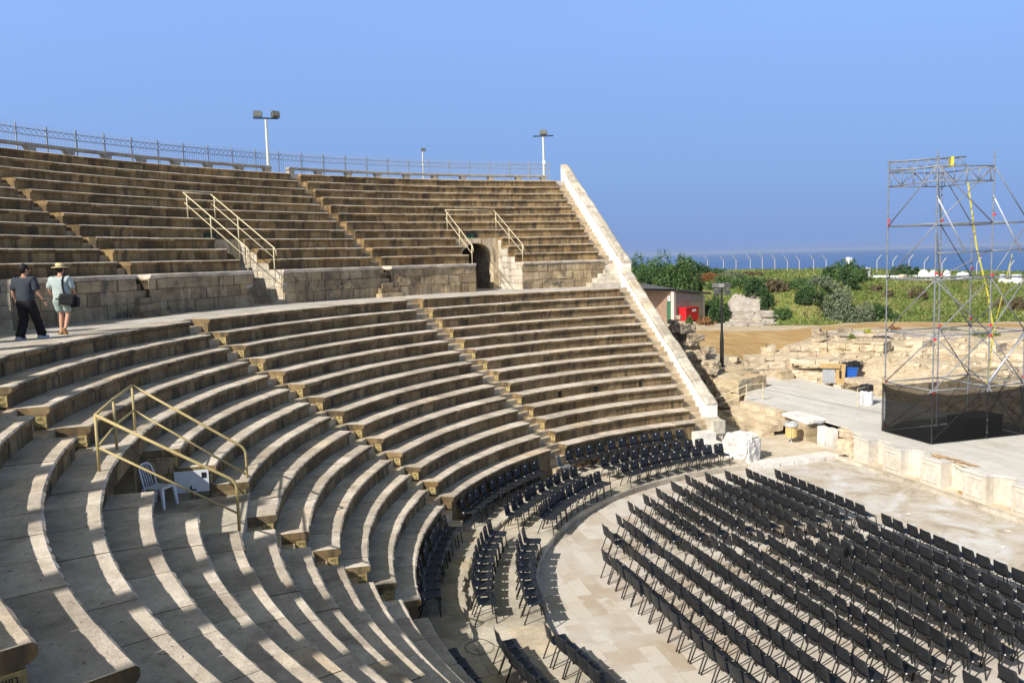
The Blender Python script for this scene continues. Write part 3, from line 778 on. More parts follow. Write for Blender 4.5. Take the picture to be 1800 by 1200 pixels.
# ------------------------------------------------------------------ handrails round the vomitories
def rail_tube(e, name, pts, rad, mat):
    mb = MB(); mb.tube(pts, rad, 8); return keep(mb.build(name, mat, e, smooth=True), e)
def corner(p, q, r_, k=4):
    return p
def handrail(kx, label):
    mid = (V[kx][0] + V[kx][1]) / 2; hw = RU[0] * math.sin((V[kx][0] - V[kx][1]) / 2) + .10
    e = empty('handrail', radial_pt(RU[2], 0, Z_WALK, mid), 0, label, 'handrail', 'yellow handrails over the upper doorways')
    m = M['rail_paint_pale']
    top, low = [], []
    for sgn in (-1, 1):
        t_, m__ = (4, 2) if kx == 0 else (5, 3)
        A0, A1, A2 = RU[t_] + .12, RU[m__] + .1, RU[0] + .14
        zs = {A0: ZU[t_], A1: ZU[m__] - (.9 if kx == 1 and sgn < 0 else 0), A2: ZU[0] - (.55 if kx == 1 and sgn < 0 else 0)}
        hw = RU[0] * math.sin((V[kx][0] - V[kx][1]) / 2) + (-.30 if kx == 1 and sgn < 0 else .10)
        up = lambda a: ZU[0] + .93 + (a - A2) * (ZU[t_] - ZU[0]) / (A0 - A2)
        for a in (A0, A1, A2):
            zb = zs[a] if not (sgn == 1 and False) else zs[a]
            rail_tube(e, 'post', [radial_pt(a, sgn * hw, zb - .02, mid), radial_pt(a, sgn * hw, up(a), mid)], .022, m)
        e0, e1 = A0 + .22, A2 - .16
        rail_tube(e, 'mid_rail', [radial_pt(e0 - .05, sgn * hw, up(e0) - .43, mid), radial_pt(A2, sgn * hw, up(A2) - .43, mid)], .019, m)
        rail_tube(e, 'top_rail', [radial_pt(e0, sgn * hw, up(e0), mid), radial_pt(A2 - .05, sgn * hw, up(A2) - .03, mid), radial_pt(A2 - .13, sgn * hw, up(A2) - .14, mid), radial_pt(A2 - .15, sgn * hw, up(A2) - .36, mid)], .024, m)
        top.append(radial_pt(e0, sgn * hw, up(e0), mid))
    rail_tube(e, 'cross_rail', top, .024, m)
handrail(0, 'pale yellow pipe handrail stepping down both sides of the arched doorway by the end wall')
handrail(1, 'pale yellow pipe handrail over the upper doorway left of the middle stair')
# lower vomitory rail
e = empty('handrail', radial_pt(19.5, 0, ZV, TH[2]), 0, 'mustard yellow pipe guard rail enclosing the lower doorway with the white plastic chair', 'handrail')
m = M['rail_paint']; th = TH[2]
P1, P2, P3 = radial_pt(20.42, 1.60, ZL[4], th), radial_pt(20.46, -.07, ZL[4], th), radial_pt(20.44, -1.84, ZL[4], th)
P4 = radial_pt(18.34, -1.97, ZL[8] - .01, th); P5 = radial_pt(18.31, 1.61, ZL[7] - .40, th)
Z = Vector((0, 0, 1))
def lift(p, h): return p + Z * h
P4t, P5t = Vector(at(430, 770, ZL[8] + 1.02)), Vector(at(416, 846, ZL[7] + .85))
P4t.x, P4t.y = P4.x, P4.y; 
P5b = radial_pt(18.31, 1.61, ZL[7] - .02, th); P5t = lift(P5b, .86); P4t = lift(P4, 1.06)
for p, h in ((P1, .92), (P2, .92), (P3, .92)): rail_tube(e, 'post', [p - Z * .03, lift(p, h)], .026, m)
def bend(a, b, c, r_=.14, n=5):
    a, b, c = Vector(a), Vector(b), Vector(c); u = (a - b).normalized() * r_; v = (c - b).normalized() * r_
    return [a] + [b + u * (1 - t) ** 2 + v * t ** 2 for t in [i / n for i in range(n + 1)]] + [c]
rail_tube(e, 'top_rail', [lift(P1, .93), lift(P2, .93), lift(P3, .93)], .026, m)
rail_tube(e, 'mid_rail', [lift(P1, .40), lift(P2, .45), lift(P3, .42)], .02, m)
rail_tube(e, 'top_rail', bend(lift(P3, .93), P4t, P4 - Z * .02), .026, m)
rail_tube(e, 'top_rail', bend(lift(P1, .93), P5t, P5b), .026, m)
rail_tube(e, 'mid_rail', [lift(P3, .42), P4 + Z * .50], .02, m)
rail_tube(e, 'mid_rail', [lift(P1, .40), P5b + Z * .30], .02, m)

# white monobloc chair in the lower vomitory
def plastic_chair(loc, rz):
    e = empty('plastic_chair', loc, rz, 'white plastic garden chair standing in the railed lower doorway', 'chair')
    m = M['white_plastic']
    mb = MB(); sec = [(-.20, .41), (-.10, .40), (.10, .405), (.20, .43), (.235, .415)]
    vs = []; 
    for (y, z) in sec:
        w_ = .20 + .02 * (y > 0)
        for x in (-1, -.5, 0, .5, 1): vs.append((x * w_, y, z + .012 * abs(x) - .006)); 
    n0 = len(vs); vs += [(x, y, z - .022) for x, y, z in vs]
    fs = []
    for i in range(len(sec) - 1):
        for j in range(4):
            q = i * 5 + j; fs.append((q, q + 1, q + 6, q + 5)); fs.append((n0 + q, n0 + q + 5, n0 + q + 6, n0 + q + 1))
    rim_ = [0, 1, 2, 3, 4, 9, 14, 19, 24, 23, 22, 21, 20, 15, 10, 5]
    for i in range(len(rim_)): a, b = rim_[i], rim_[(i + 1) % len(rim_)]; fs.append((a, n0 + a, n0 + b, b))
    mb.add(vs, fs); mb.build('seat', m, e)
    mb = MB()
    mb.tube([(-.19, -.20, .40), (-.20, -.24, .62), (-.17, -.30, .80), (-.09, -.315, .86), (.09, -.315, .86), (.17, -.30, .80), (.20, -.24, .62), (.19, -.20, .40)], .022, 8)
    for x in (-.10, -.035, .035, .10): mb.tube([(x, -.205, .41), (x, -.255, .62), (x * .9, -.312, .84)], .012, 6)
    mb.build('backrest', m, e, smooth=True)
    for x in (-1, 1):
        for y, yy in ((.19, .24), (-.19, -.27)):
            l = MB(); vs = []
            for (z, s, f) in ((.41, .042, 0), (.0, .026, 1)):
                cx_, cy_ = x * (.185 + .03 * f), y + (yy - y) * f
                for (dx, dy) in ((-1, -1), (1, -1), (1, 1), (-1, 1)): vs.append((cx_ + dx * s, cy_ + dy * s * .6, z))
            l.add(vs, [(0, 1, 2, 3), (7, 6, 5, 4)] + [(i, (i + 1) % 4 + 4 - 4, (i + 1) % 4 + 4, i + 4) for i in range(4)]); l.build('leg', m, e)
plastic_chair(tuple(at(282, 889, ZV)), R(-28))

# white switch cabinet on the vomitory side wall
e = empty('switch_cabinet', radial_pt(19.40, -VT + .06, ZV + .16, TH[2]), TH[2], 'white metal switch cabinet door on the block wall beside the plastic chair', 'cabinet')
# local axes: x = -tangent... box across the radial direction
mb = MB(); rz_ = 0
mb.box((0, 0, .22), (.66, .05, .44)); mb.build('door', M['panel_white'], e)
mb = MB(); [mb.box((x_, y_, .34), (.09, .012, .11)) for x_, y_ in ((-.24, -.03), (-.24, .03))]; mb.build('vent', M['black_plastic'], e)
mb = MB(); [(mb.box((.02, y_, .05), (.2, .014, .03)), mb.box((.02, y_, .09), (.03, .014, .09))) for y_ in (-.03, .03)]; mb.build('latch', M['black_plastic'], e)
e.rotation_euler = (0, 0, TH[2] + R(90))

# ------------------------------------------------------------------ orchestra, platforms, stage, parodos
floor = MB(); ang = [R(90) + R(180) * i / 90 for i in range(91)]
poly = [tuple(polar(12.15, a).xy) for a in ang]
floor.add([(x, y, 0) for x, y in poly] + [(12.15, -.9, 0), (-12.15, -.9, 0)], [tuple(range(91))])
o = floor.build('orchestra_floor', M['orchestra_paving'], recalc=False); tag(o, kind='structure')
mb = MB(); mb.add([(-13.6, -.3, -.004), (13.6, -.3, -.004), (13.6, 6.5, -.004), (-13.6, 6.5, -.004)], [(0, 1, 2, 3)]); tag(mb.build('stage_front_floor', M['worn_marble_floor'], recalc=False), kind='structure')
mb = MB(); mb.add([(-12.3, -.55, -.002), (12.3, -.55, -.002), (12.3, 0.2, -.002), (-12.3, .2, -.002)], [(0, 1, 2, 3)]); tag(mb.build('floor_joint_strip', M['worn_marble_floor'], recalc=False), kind='structure')
aP0, aP1 = lim_y(-.25), lim_ang(TH[4], 0)
mb = MB(); band(mb, [(.95, 0), (.03, 0), (0, -.03), (0, -.40), (.95, -.40)], 12.05, .225, aP0, aP1, 1.25, .3, .3, 0, jr=.006, jz=.003, gap=.004, edge=(1, 2), ejit=.008)
band(mb, [(1.2, 0), (.0, 0), (0, -.40), (1.2, -.40)], 12.99, .222, aP0, aP1, 1.1, .35, .3, 0, jr=.0, jz=.004, gap=.004)
tag(mb.build('orchestra_step', M['step_paving']), kind='structure')
mb = MB(); band(mb, [(1.5, 0), (.03, 0), (.0, -.03), (0, -.40), (1.5, -.40)], 13.86, .375, lim_y(-.9), aP1, .8, .4, .2, 0, jr=.05, jz=.008, gap=.012, edge=(1, 2), ejit=.05)
tag(mb.build('chair_platform', M['step_paving']), kind='structure')
# worn white kerb from the end of the orchestra step to the stage
def rock(mb, c, d, rz=0.0, seed=0, n=4, rough=.10, mi=0, rnd=None, round_=.25, rx=0.0, ry=0.0):
    """weathered block: subdivided box, softened corners, lumpy faces"""
    rr = random.Random(seed if seed else random.random()); ph = [rr.uniform(0, 9) for _ in range(9)]
    idx = {}; vs = []; fs = []
    Mx = Matrix.Rotation(rz, 3, 'Z') @ Matrix.Rotation(ry, 3, 'Y') @ Matrix.Rotation(rx, 3, 'X'); c = Vector(c); mind = min(d)
    def vert(i, j, k_):
        key = (i, j, k_)
        if key in idx: return idx[key]
        p = Vector((i / n * 2 - 1, j / n * 2 - 1, k_ / n * 2 - 1))
        s = p.normalized() * 1.15; q = p.lerp(s, round_ * .5 * (p.length - 1) / .73)
        w_ = math.sin(q.x * 3.1 + ph[0] + q.y * 2.3) * math.sin(q.y * 3.7 + ph[1] + q.z * 1.9) + .6 * math.sin(q.z * 5.3 + ph[2] + q.x * 4.1) * math.sin(q.x * 6.1 + ph[3] - q.y * 3.3) + rr.uniform(-.5, .5)
        v = Vector((q.x * d[0] / 2, q.y * d[1] / 2, q.z * d[2] / 2)) + p.normalized() * w_ * rough * mind * .5
        idx[key] = len(vs); vs.append(c + Mx @ v); return idx[key]
    for a in range(n):
        for b in range(n):
            for k_ in (0, n):
                fs.append((vert(a, b, k_), vert(a + 1, b, k_), vert(a + 1, b + 1, k_), vert(a, b + 1, k_)))
                fs.append((vert(a, k_, b), vert(a + 1, k_, b), vert(a + 1, k_, b + 1), vert(a, k_, b + 1)))
                fs.append((vert(k_, a, b), vert(k_, a + 1, b), vert(k_, a + 1, b + 1), vert(k_, a, b + 1)))
    mb.add(vs, fs, mi, rnd)
mb = MB(); y = -.3; i = 0
while y < 3.9:
    L = random.uniform(.5, .9); rock(mb, (-12.35 - .28 * (y + .3) / 4 + random.uniform(-.04, .04), y + L / 2, .05), (.55 + random.uniform(0, .2), L - .02, .22), R(4) + random.uniform(-.06, .06), 100 + i, 3, .05, round_=.12); y += L; i += 1
tag(mb.build('kerb', M['white_marble']), kind='structure')
mb = MB(); mb.add([(-21, -.3, .14), (-12.3, -.3, .14), (-12.3, 4.4, .14), (-21, 4.4, .14)], [(0, 1, 2, 3)]); tag(mb.build('parodos_floor', M['dirt_floor'], recalc=False), kind='structure')
# low marble kerb line in front of the stage
mb = MB(); x = -13.3; i = 0
while x < 13:
    L = random.uniform(.8, 1.6); rock(mb, (x + L / 2, 3.98, .03), (L - .01, .22, .14), random.uniform(-.01, .01), 400 + i, 2, .03, round_=.1); x += L; i += 1
tag(mb.build('stage_kerb', M['coping_stone']), kind='structure')
mb = MB(); mb.add([(-13.2, 4.08, .01), (13.2, 4.08, .01), (13.2, 5.2, .01), (-13.2, 5.2, .01)], [(0, 1, 2, 3)]); tag(mb.build('niche_floor', M['dirt_floor'], recalc=False), kind='structure')

# stage: deck slab with piers and alternating square and curved niches
stage = empty('stage', (0, 4.4, 0), label='low pale stone stage with white panelled piers and alternating square and curved niches', cat='stage')
PX = [(-11.98, -11.10)] + [(-10.28 + 1.945 * i, -9.31 + 1.945 * i) for i in range(13)]
HS = .97; YF, YN = 4.42, 5.0
line_ = [(-13.0, 5.1)]
front = []
for i, (xa, xb) in enumerate(PX):
    front += [(xa, YF), (xb, YF)]
    if i < len(PX) - 1:
        xn = PX[i + 1][0]
        if i % 2 == 0: front += [(xb, YN - .1), (xn, YN - .1)]
        else:
            cx_, rw = (xb + xn) / 2, (xn - xb) / 2
            front += [(xb, YF + .16)] + [(cx_ - rw * math.cos(PI * q / 10), YF + .16 + .42 * math.sin(PI * q / 10)) for q in range(11)] + [(xn, YF + .16)]
outer = [(PX[-1][1], 11.0), (-11.98, 11.0)]
def stage_poly(off): return front
mb = MB(); vs = []; n = len(front)
for z in (0.0, HS - .075):
    vs += [(x, y, z) for x, y in front]
fs = [(i, i + 1, n + i + 1, n + i) for i in range(n - 1)]
mb.add(vs, fs); o = mb.build('front_wall', M['pier_marble'], stage, recalc=False); keep(o, stage)
mb = MB()
# deck plate with a thin brown edge, laid 25 mm proud of the piers
fr2 = []
for (x, y) in front: fr2.append((x, y - .025))
pl = fr2 + [(PX[-1][1], 11.3), (-17.0, 11.3), (-20.0, 11.4), (-24.1, 11.35), (-26.5, 11.6), (-28.2, 9.6), (-21.0, 4.85), (-20.2, 4.72), (-17.4, 5.0), (-15.9, 5.25), (-13.4, 5.2), (-12.6, 4.9), (-11.98, 4.9)]
mb.prism(pl, HS - .07, HS)
o = mb.build('deck', M['stage_surface'], stage); keep(o, stage)
for (xa, xb) in PX[1:8]:
    mb = MB(); x0, x1 = xa + .16, xb - .16; z0, z1 = .16, HS - .22
    for (a, b, c_, d_) in ((x0, x1, z1, z1 + .035), (x0, x1, z0 - .035, z0), (x0 - .035, x0, z0 - .035, z1 + .035), (x1, x1 + .035, z0 - .035, z1 + .035)):
        mb.box(((a + b) / 2, YF - .012, (c_ + d_) / 2), (b - a, .03, d_ - c_))
    keep(mb.build('panel_moulding', M['pier_marble'], stage), stage)
# groove across the deck
mb = MB(); mb.add([(-26.0, 7.35, HS + .004), (-25.9, 7.25, HS + .004), (-12.2, 8.85, HS + .004), (-12.2, 9.0, HS + .004)], [(0, 1, 2, 3)])
keep(mb.build('cable_channel', M['grey_panel'], stage, recalc=False), stage)

# rubble and marble pieces at the left end of the stage front
mb = MB()
for i, (x, y, z, dx, dy, dz) in enumerate(((-12.75, 4.75, .30, .7, .6, .56), (-12.5, 4.95, .72, .9, .6, .36), (-13.1, 4.9, .30, .4, .6, .5), (-12.3, 4.7, .22, .5, .35, .4), (-13.2, 5.2, .75, .9, .6, .35))): rock(mb, (x, y, z), (dx, dy, dz), random.uniform(-.2, .2), 500 + i, 4, .12)
tag(mb.build('rubble_wall', M['pale_ruin_stone']), 'rough broken masonry between the white slabs and the first stage pier', 'stone wall')
e = empty('marble_slabs', (-13.9, 4.6, .0), 0, 'two upright white marble slabs at the left end of the stage front', 'marble slab')
for i, (x, y, dx) in enumerate(((-.28, -.02, .40), (.22, .06, .46))):
    mb = MB(); rock(mb, (x, y, .46), (dx, .3, .92), R(-8), 520 + i, 3, .04, round_=.06); mb.build('slab', M['white_marble'], e)
e = empty('stone_pillar', (-15.45, 4.75, 0), 0, 'square stone corner pillar carrying a broken marble slab behind the litter bin', 'stone pillar')
mb = MB()
for i, (z, h_) in enumerate(((.16, .34), (.49, .32), (.78, .28))): rock(mb, (0, 0, z), (1.05 - .03 * i, .95, h_), 0, 530 + i, 3, .03, round_=.08)
mb.build('shaft', M['ruin_stone'], e)
mb = MB(); rock(mb, (-.25, -.05, 1.02), (1.75, 1.0, .17), R(6), 536, 6, .16, round_=.3, ry=R(3)); mb.build('broken_slab', M['white_marble'], e)
# long steps from the parodos up to the deck
e = empty('stone_steps', (-18, 3.6, .14), 0, 'flight of four long worn stone steps up to the stage deck', 'steps')
for i in range(4):
    mb = MB(); x0, x1 = -20.9 + .1 * i, -16.2 - .05 * i; y0 = 3.05 + .44 * i; x = x0; j = 0
    while x < x1 - .3:
        L = min(random.uniform(.8, 1.4), x1 - x); rock(mb, (x + L / 2, y0 + .3, .14 + .105 + .21 * i), (L - .015, .62, .25), 0, 560 + i * 20 + j, 3, .07, round_=.12); x += L; j += 1
    keep(mb.build('step', M['pale_ruin_stone'], e), e)

# ------------------------------------------------------------------ black stacking chairs
def chair_proto(name, shell, label_):
    e = empty(name, (0, 0, 0), 0, label_, 'chair')
    def sheet(sec, w_, nm):
        mb = MB(); nx = 6; vs = []; t = .012
        for q, ((y, z), ww) in enumerate(zip(sec, w_)):
            for i in range(nx + 1):
                s = i / nx * 2 - 1; lift_ = .018 * s ** 4 if nm == 'seat' else 0; back_ = -.0 + .022 * s ** 2 if nm == 'backrest' else 0
                vs.append((s * ww, y + back_, z + lift_))
        n0 = len(vs)
        tg = []
        for q in range(len(sec)):
            a, b = sec[max(q - 1, 0)], sec[min(q + 1, len(sec) - 1)]; d = Vector((0, b[0] - a[0], b[1] - a[1])).normalized(); tg.append(Vector((0, d.z, -d.y)))
        for q in range(len(sec)):
            nn = tg[q] if nm == 'seat' else tg[q]
            for i in range(nx + 1): v = Vector(vs[q * (nx + 1) + i]) + nn * t * (-1 if nn.z > 0 or nn.y < 0 and nm == 'x' else 1); vs.append(tuple(v))
        fs = []; W_ = nx + 1; H_ = len(sec)
        for q in range(H_ - 1):
            for i in range(nx):
                a = q * W_ + i; fs.append((a, a + 1, a + W_ + 1, a + W_)); fs.append((n0 + a, n0 + a + W_, n0 + a + W_ + 1, n0 + a + 1))
        rim_ = [i for i in range(W_)] + [q * W_ + W_ - 1 for q in range(1, H_)] + [(H_ - 1) * W_ + i for i in range(W_ - 2, -1, -1)] + [q * W_ for q in range(H_ - 2, 0, -1)]
        for i in range(len(rim_)): a, b = rim_[i], rim_[(i + 1) % len(rim_)]; fs.append((a, n0 + a, n0 + b, b))
        mb.add(vs, fs, rnd=.5); return mb.build(nm, shell, e, smooth=False)
    s_ = sheet([(.225, .415), (.215, .437), (.16, .446), (.02, .436), (-.11, .432), (-.175, .45), (-.205, .49)], [.19, .205, .215, .218, .218, .215, .212], 'seat')
    b_ = sheet([(-.205, .49), (-.225, .56), (-.245, .66), (-.262, .75), (-.27, .79), (-.274, .81)], [.212, .216, .214, .207, .198, .178], 'backrest')
    for o in (s_, b_): smooth_by(o)
    for sx in (-1, 1):
        mb = MB(); mb.tube([(sx * .17, .10, .43), (sx * .20, .17, .405), (sx * .215, .215, .0)], .0155, 6, rnd=.5); mb.build('leg', M['black_steel'], e, smooth=True)
        mb = MB(); mb.tube([(sx * .17, -.06, .43), (sx * .195, -.13, .405), (sx * .21, -.285, .0)], .0155, 6, rnd=.5); mb.build('leg', M['black_steel'], e, smooth=True)
    mb = MB(); mb.tube([(-.212, .205, .20), (.212, .205, .20)], .009, 5, rnd=.5); mb.tube([(-.21, -.07, .418), (.21, -.07, .418)], .010, 5, rnd=.5); mb.tube([(-.2, .15, .414), (.2, .15, .414)], .010, 5, rnd=.5)
    mb.build('stretcher', M['black_steel'], e, smooth=True)
    mb = MB(); mb.box((0, -.2545, .755), (.055, .004, .034), rx=R(10)); mb.box((.222, -.14, .452), (.012, .03, .022)); mb.build('number_plate', M['white_label'], e)
    return e
ORD = ['first', 'second', 'third', 'fourth', 'fifth', 'sixth', 'seventh', 'eighth', 'ninth', 'tenth', 'eleventh', 'twelfth', 'thirteenth', 'fourteenth', 'fifteenth']
proto = chair_proto('stacking_chair', M['chair_shell'], 'x'); used = [False]; NCH = [0]; QUEUE = []
def visible(p):
    u, v, z = proj((p[0], p[1], p[2] + .5)); return z > 0 and -25 < u < 1822 and -20 < v < 1225
def put_chair(x, y, z, rz, label, group):
    if visible((x, y, z)): QUEUE.append((x, y, z, rz, label, group))
def real_chair(x, y, z, rz, label, group):
    if used[0]: o = copy_tree(proto)
    else: o = proto; used[0] = True
    o.location = (x + random.uniform(-.015, .015), y + random.uniform(-.03, .03), z); o.rotation_euler = (0, 0, rz + random.uniform(-.06, .06))
    tag(o, label, 'chair', group); NCH[0] += 1
ROWY = [-9.67, -8.92, -8.17, -7.36, -6.56, -5.90, -5.08, -4.25, -3.47, -2.70, -1.88, -1.02]
LEFT0 = [None, -5.62, -6.41, -7.47, -8.02, -8.55, -9.08, -9.67, -9.68, -9.67, -9.65, -9.18]
rown = lambda i: 'rearmost' if i == 0 else 'front' if i == 11 else ORD[i] + (' row from the back' )
def rowtxt(i): return 'the rearmost row' if i == 0 else 'the front row' if i == 11 else 'row %s from the back' % ORD[i]
for i, yb in enumerate(ROWY):
    yo = yb + .262
    if LEFT0[i] is not None:
        n = int(round((-4.87 - LEFT0[i]) / .495)); sp = (-4.87 - LEFT0[i]) / max(1, n)
        if i == 1: n = 1; sp = .54
        for j in range(n + 1):
            nm = ORD[n - j]
            put_chair(LEFT0[i] + sp * j + .2, yo, 0, 0, 'black stacking chair, %s from the aisle, left floor block, %s' % (nm, rowtxt(i)), 'chairs in the left floor block')
    for j in range(15):
        put_chair(-3.72 + .494 * j + .2, yo, 0, 0, 'black stacking chair, %s from the left aisle, middle floor block, %s' % (ORD[j], rowtxt(i)), 'chairs in the middle floor block')
    for j in range(15):
        put_chair(4.35 + .494 * j + .2, yo, 0, 0, 'black stacking chair, %s from the right aisle, right floor block, %s' % (ORD[j], rowtxt(i)), 'chairs in the right floor block')
SECT = [('right of the front stair', (96.2, 118.0, 10), (96.8, 117.4, 10), (97.2, 119.6, 11)),
        ('between the two front stairs', (125.5, 145.0, 10), (124.9, 145.0, 10), (127.4, 146.6, 10)),
        ('left of the front stair', (154.9, 173.7, 9), (152.6, 172.6, 10), (153.5, 171.7, 10)),
        ('nearest the viewer', (183.0, 205.0, 11), (182.2, 202.0, 11), (183.3, 202.0, 11))]
for (sn, inner, mid_, back) in SECT:
    for nm, (a0, a1, n), rb, z in (('front arc', inner, 12.58, .222), ('middle arc', mid_, 13.66, .222), ('back arc', back, 14.92, .375)):
        for j in range(n):
            a = R(a0 + (a1 - a0) * j / (n - 1)); p = polar(rb - .262, a, z)
            put_chair(p.x, p.y, p.z, a + PI, 'black stacking chair, %s from the right, %s, section %s' % (ORD[j], nm, sn), 'chairs in arcs on the orchestra steps')
QUEUE.sort(key=lambda q: (q[0] - CAM[0]) ** 2 + (q[1] - CAM[1]) ** 2)
for q in QUEUE[:300]: real_chair(*q)
mb = MB(); cm = [M['chair_shell'], M['black_steel'], M['white_label']]
for (x, y, z, rz, _, _) in QUEUE[300:]:
    T = Matrix.Translation((x, y, z)) @ Matrix.Rotation(rz + random.uniform(-.03, .03), 4, 'Z')
    for ch in proto.children:
        mb.add([T @ v.co for v in ch.data.vertices], [tuple(p.vertices) for p in ch.data.polygons], cm.index(ch.data.materials[0]), .5)
tag(mb.build('stacking_chairs', cm, smooth=True), 'the farthest black stacking chairs of the rows near the end wall', 'chairs', kind='stuff')
g = chair_proto('stacking_chair', M['chair_shell_grey'], 'single grey stacking chair turned sideways at the foot of the front stair')
p = polar(14.45, R(122.6), .375); g.location = p; g.rotation_euler = (0, 0, R(122.6) + PI + R(25))
print('CHAIRS', NCH[0])

p = at(1476, 972, .50); mb = MB(); rock(mb, (0, 0, .10), (.36, .26, .30), .4, 77, 5, .12, round_=.6); o = mb.build('rucksack', M['bag_black'], smooth=True); o.location = (p[0], p[1], .45)
tag(o, 'black rucksack left on a chair in the middle floor block', 'bag')
# ------------------------------------------------------------------ scaffold tower
e = empty('scaffold_tower', (-10.9, 8.2, HS), 0, 'galvanised scaffold lighting tower wrapped at its base in black net, on the stage', 'scaffold tower')
A_, B_, M_, Bp, C_, D_ = (-12.2, 6.05), (-9.63, 6.05), (-9.63, 8.62), (-12.2, 8.62), (-9.70, 10.38), (-12.4, 10.38)
LV = [2.05, 4.12, 6.22, 8.31]; ZT, ZTB = 10.42, 9.88
g_ = M['galvanised']
def sc_tube(name, p, q, rad=.026, mat=None):
    mb = MB(); mb.tube([(p[0], p[1], HS + p[2]), (q[0], q[1], HS + q[2])], rad, 8); return keep(mb.build(name, mat or g_, e, smooth=True), e)
def leg_(xy, h):
    mb = MB(); mb.tube([(xy[0], xy[1], HS), (xy[0], xy[1], HS + h)], .027, 8)
    z = .25
    while z < h: mb.lathe((xy[0], xy[1], HS + z), [(.028, -.015), (.052, -.006), (.052, .006), (.028, .015)], 8); z += .5
    mb.lathe((xy[0], xy[1], HS), [(.09, 0), (.09, .012), (.03, .02)], 8)
    keep(mb.build('standard', g_, e), e)
for xy, h in ((A_, 10.95), (B_, 10.98), (M_, 10.98), (Bp, 10.7), (C_, 8.45), (D_, 8.75)): leg_(xy, h)
P3_ = lambda xy, z: (xy[0], xy[1], z)
for i, z in enumerate(LV):
    for p, q in ((A_, B_), (B_, M_), (M_, Bp), (Bp, A_), (M_, C_), (Bp, D_), (C_, D_)):
        sc_tube('ledger', P3_(p, z), P3_(q, z))
sc_tube('ledger', P3_(B_, 7.22), P3_(M_, 7.25)); sc_tube('ledger', P3_(M_, 7.25), P3_(C_, 7.28))
for p, q in ((A_, B_), (B_, M_), (M_, Bp), (Bp, A_)):                     # lattice girders at the top
    mb = MB(); L = math.hypot(q[0] - p[0], q[1] - p[1])
    def gp(t, z): return (p[0] + (q[0] - p[0]) * t, p[1] + (q[1] - p[1]) * t, HS + z)
    mb.tube([gp(0, ZT), gp(1, ZT)], .025, 8); mb.tube([gp(0, ZTB), gp(1, ZTB)], .025, 8)
    ts = [.06, .29, .52, .75, .95]
    for t in ts: mb.tube([gp(t, ZTB), gp(t, ZT)], .016, 6)
    for a, b, up in ((.06, .29, 1), (.29, .52, 0), (.52, .75, 1), (.75, .95, 0)): mb.tube([gp(a, ZT if up else ZTB), gp(b, ZTB if up else ZT)], .016, 6)
    keep(mb.build('lattice_girder', g_, e, smooth=True), e)
BR = [(A_, LV[3], B_, ZT), (A_, LV[2], B_, LV[3]), (A_, LV[1], B_, LV[2]), (A_, LV[0], B_, LV[1]), (A_, .1, B_, LV[0]),
      (Bp, LV[3], B_, ZT - .1), (Bp, LV[2], B_, LV[3]),
      (B_, LV[3], M_, ZT), (B_, ZT, M_, LV[3]), (B_, LV[1], M_, LV[2]), (B_, LV[0], M_, LV[1]), (B_, LV[2], M_, LV[3] - 1), (B_, .1, M_, LV[0]), (B_, LV[1], M_, LV[0]), (B_, LV[2], M_, LV[1]),
      (M_, LV[2], C_, LV[3]), (M_, LV[1], C_, LV[2]), (M_, LV[2], C_, LV[1]), (M_, LV[0], C_, LV[1]), (M_, LV[1], C_, LV[0]), (M_, LV[0], C_, .1),
      (Bp, LV[3], D_, LV[2]), (Bp, LV[2], D_, LV[1]), (Bp, LV[1], D_, LV[0]), (D_, LV[2], Bp, LV[3]), (C_, LV[0], D_, LV[1]), (D_, LV[1], C_, LV[2]), (D_, LV[0], Bp, LV[1]),
      (M_, ZT, C_, LV[3]), (Bp, ZT, D_, LV[3])]
for p, z0, q, z1 in BR: sc_tube('brace', P3_(p, z0), P3_(q, z1), .022)
for p, z0, q, z1 in ((B_, 9.3, (B_[0], B_[1] + 1.35), 7.25), (M_, 9.3, (M_[0], M_[1] + 1.4), 7.15), (M_, LV[0] + .15, C_, LV[1] - .1)): sc_tube('adjustable_prop', P3_(p, z0), P3_(q, z1), .03, M['brace_white'])
for xy, z in ((A_, 8.55), (A_, LV[3] + .08), (B_, LV[2] + .25), (M_, LV[3] + .3), (Bp, LV[3] + .2), (M_, LV[1] + .3), (D_, LV[1] + .3), (D_, LV[2] + .3), (B_, LV[0] - .1), (M_, LV[2] + .12), (M_, LV[1] - .1), (A_, LV[0]), (A_, .25), (C_, LV[0] + .25), (Bp, LV[1] + .1), (Bp, LV[2] + .1), (B_, LV[1] - .12)):
    mb = MB(); mb.box((xy[0] + .04, xy[1] + .02, HS + z), (.085, .07, .085), R(20)); keep(mb.build('coupler', M['red_coupler'], e), e)
# lattice boom lying across the top
mb = MB(); q0, q1 = Vector((-12.35, 6.15, HS + ZT + .12)), Vector((-11.0, 8.6, HS + ZT + .18)); dv = (q1 - q0).normalized(); sd = Vector((-dv.y, dv.x, 0)) * .15
for s_ in (-1, 1):
    for z in (0, .32): mb.tube([q0 + sd * s_ + Z * z, q1 + sd * s_ + Z * z], .024, 8)
n = 14
for i in range(n):
    t0, t1 = i / n, (i + 1) / n
    for s_ in (-1, 1):
        a, b = q0.lerp(q1, t0) + sd * s_, q0.lerp(q1, t1) + sd * s_
        mb.tube([a + Z * (.32 if i % 2 else 0), b + Z * (0 if i % 2 else .32)], .012, 5)
    mb.tube([q0.lerp(q1, t0) + sd + Z * .32, q0.lerp(q1, t1) - sd + Z * .32], .012, 5)
keep(mb.build('lattice_boom', g_, e, smooth=True), e)
mb = MB(); c = q0.lerp(q1, .82); mb.box(c + Z * .16, (.10, .36, .40), math.atan2(dv.y, dv.x)); keep(mb.build('ratchet_strap', M['yellow_strap'], e), e)
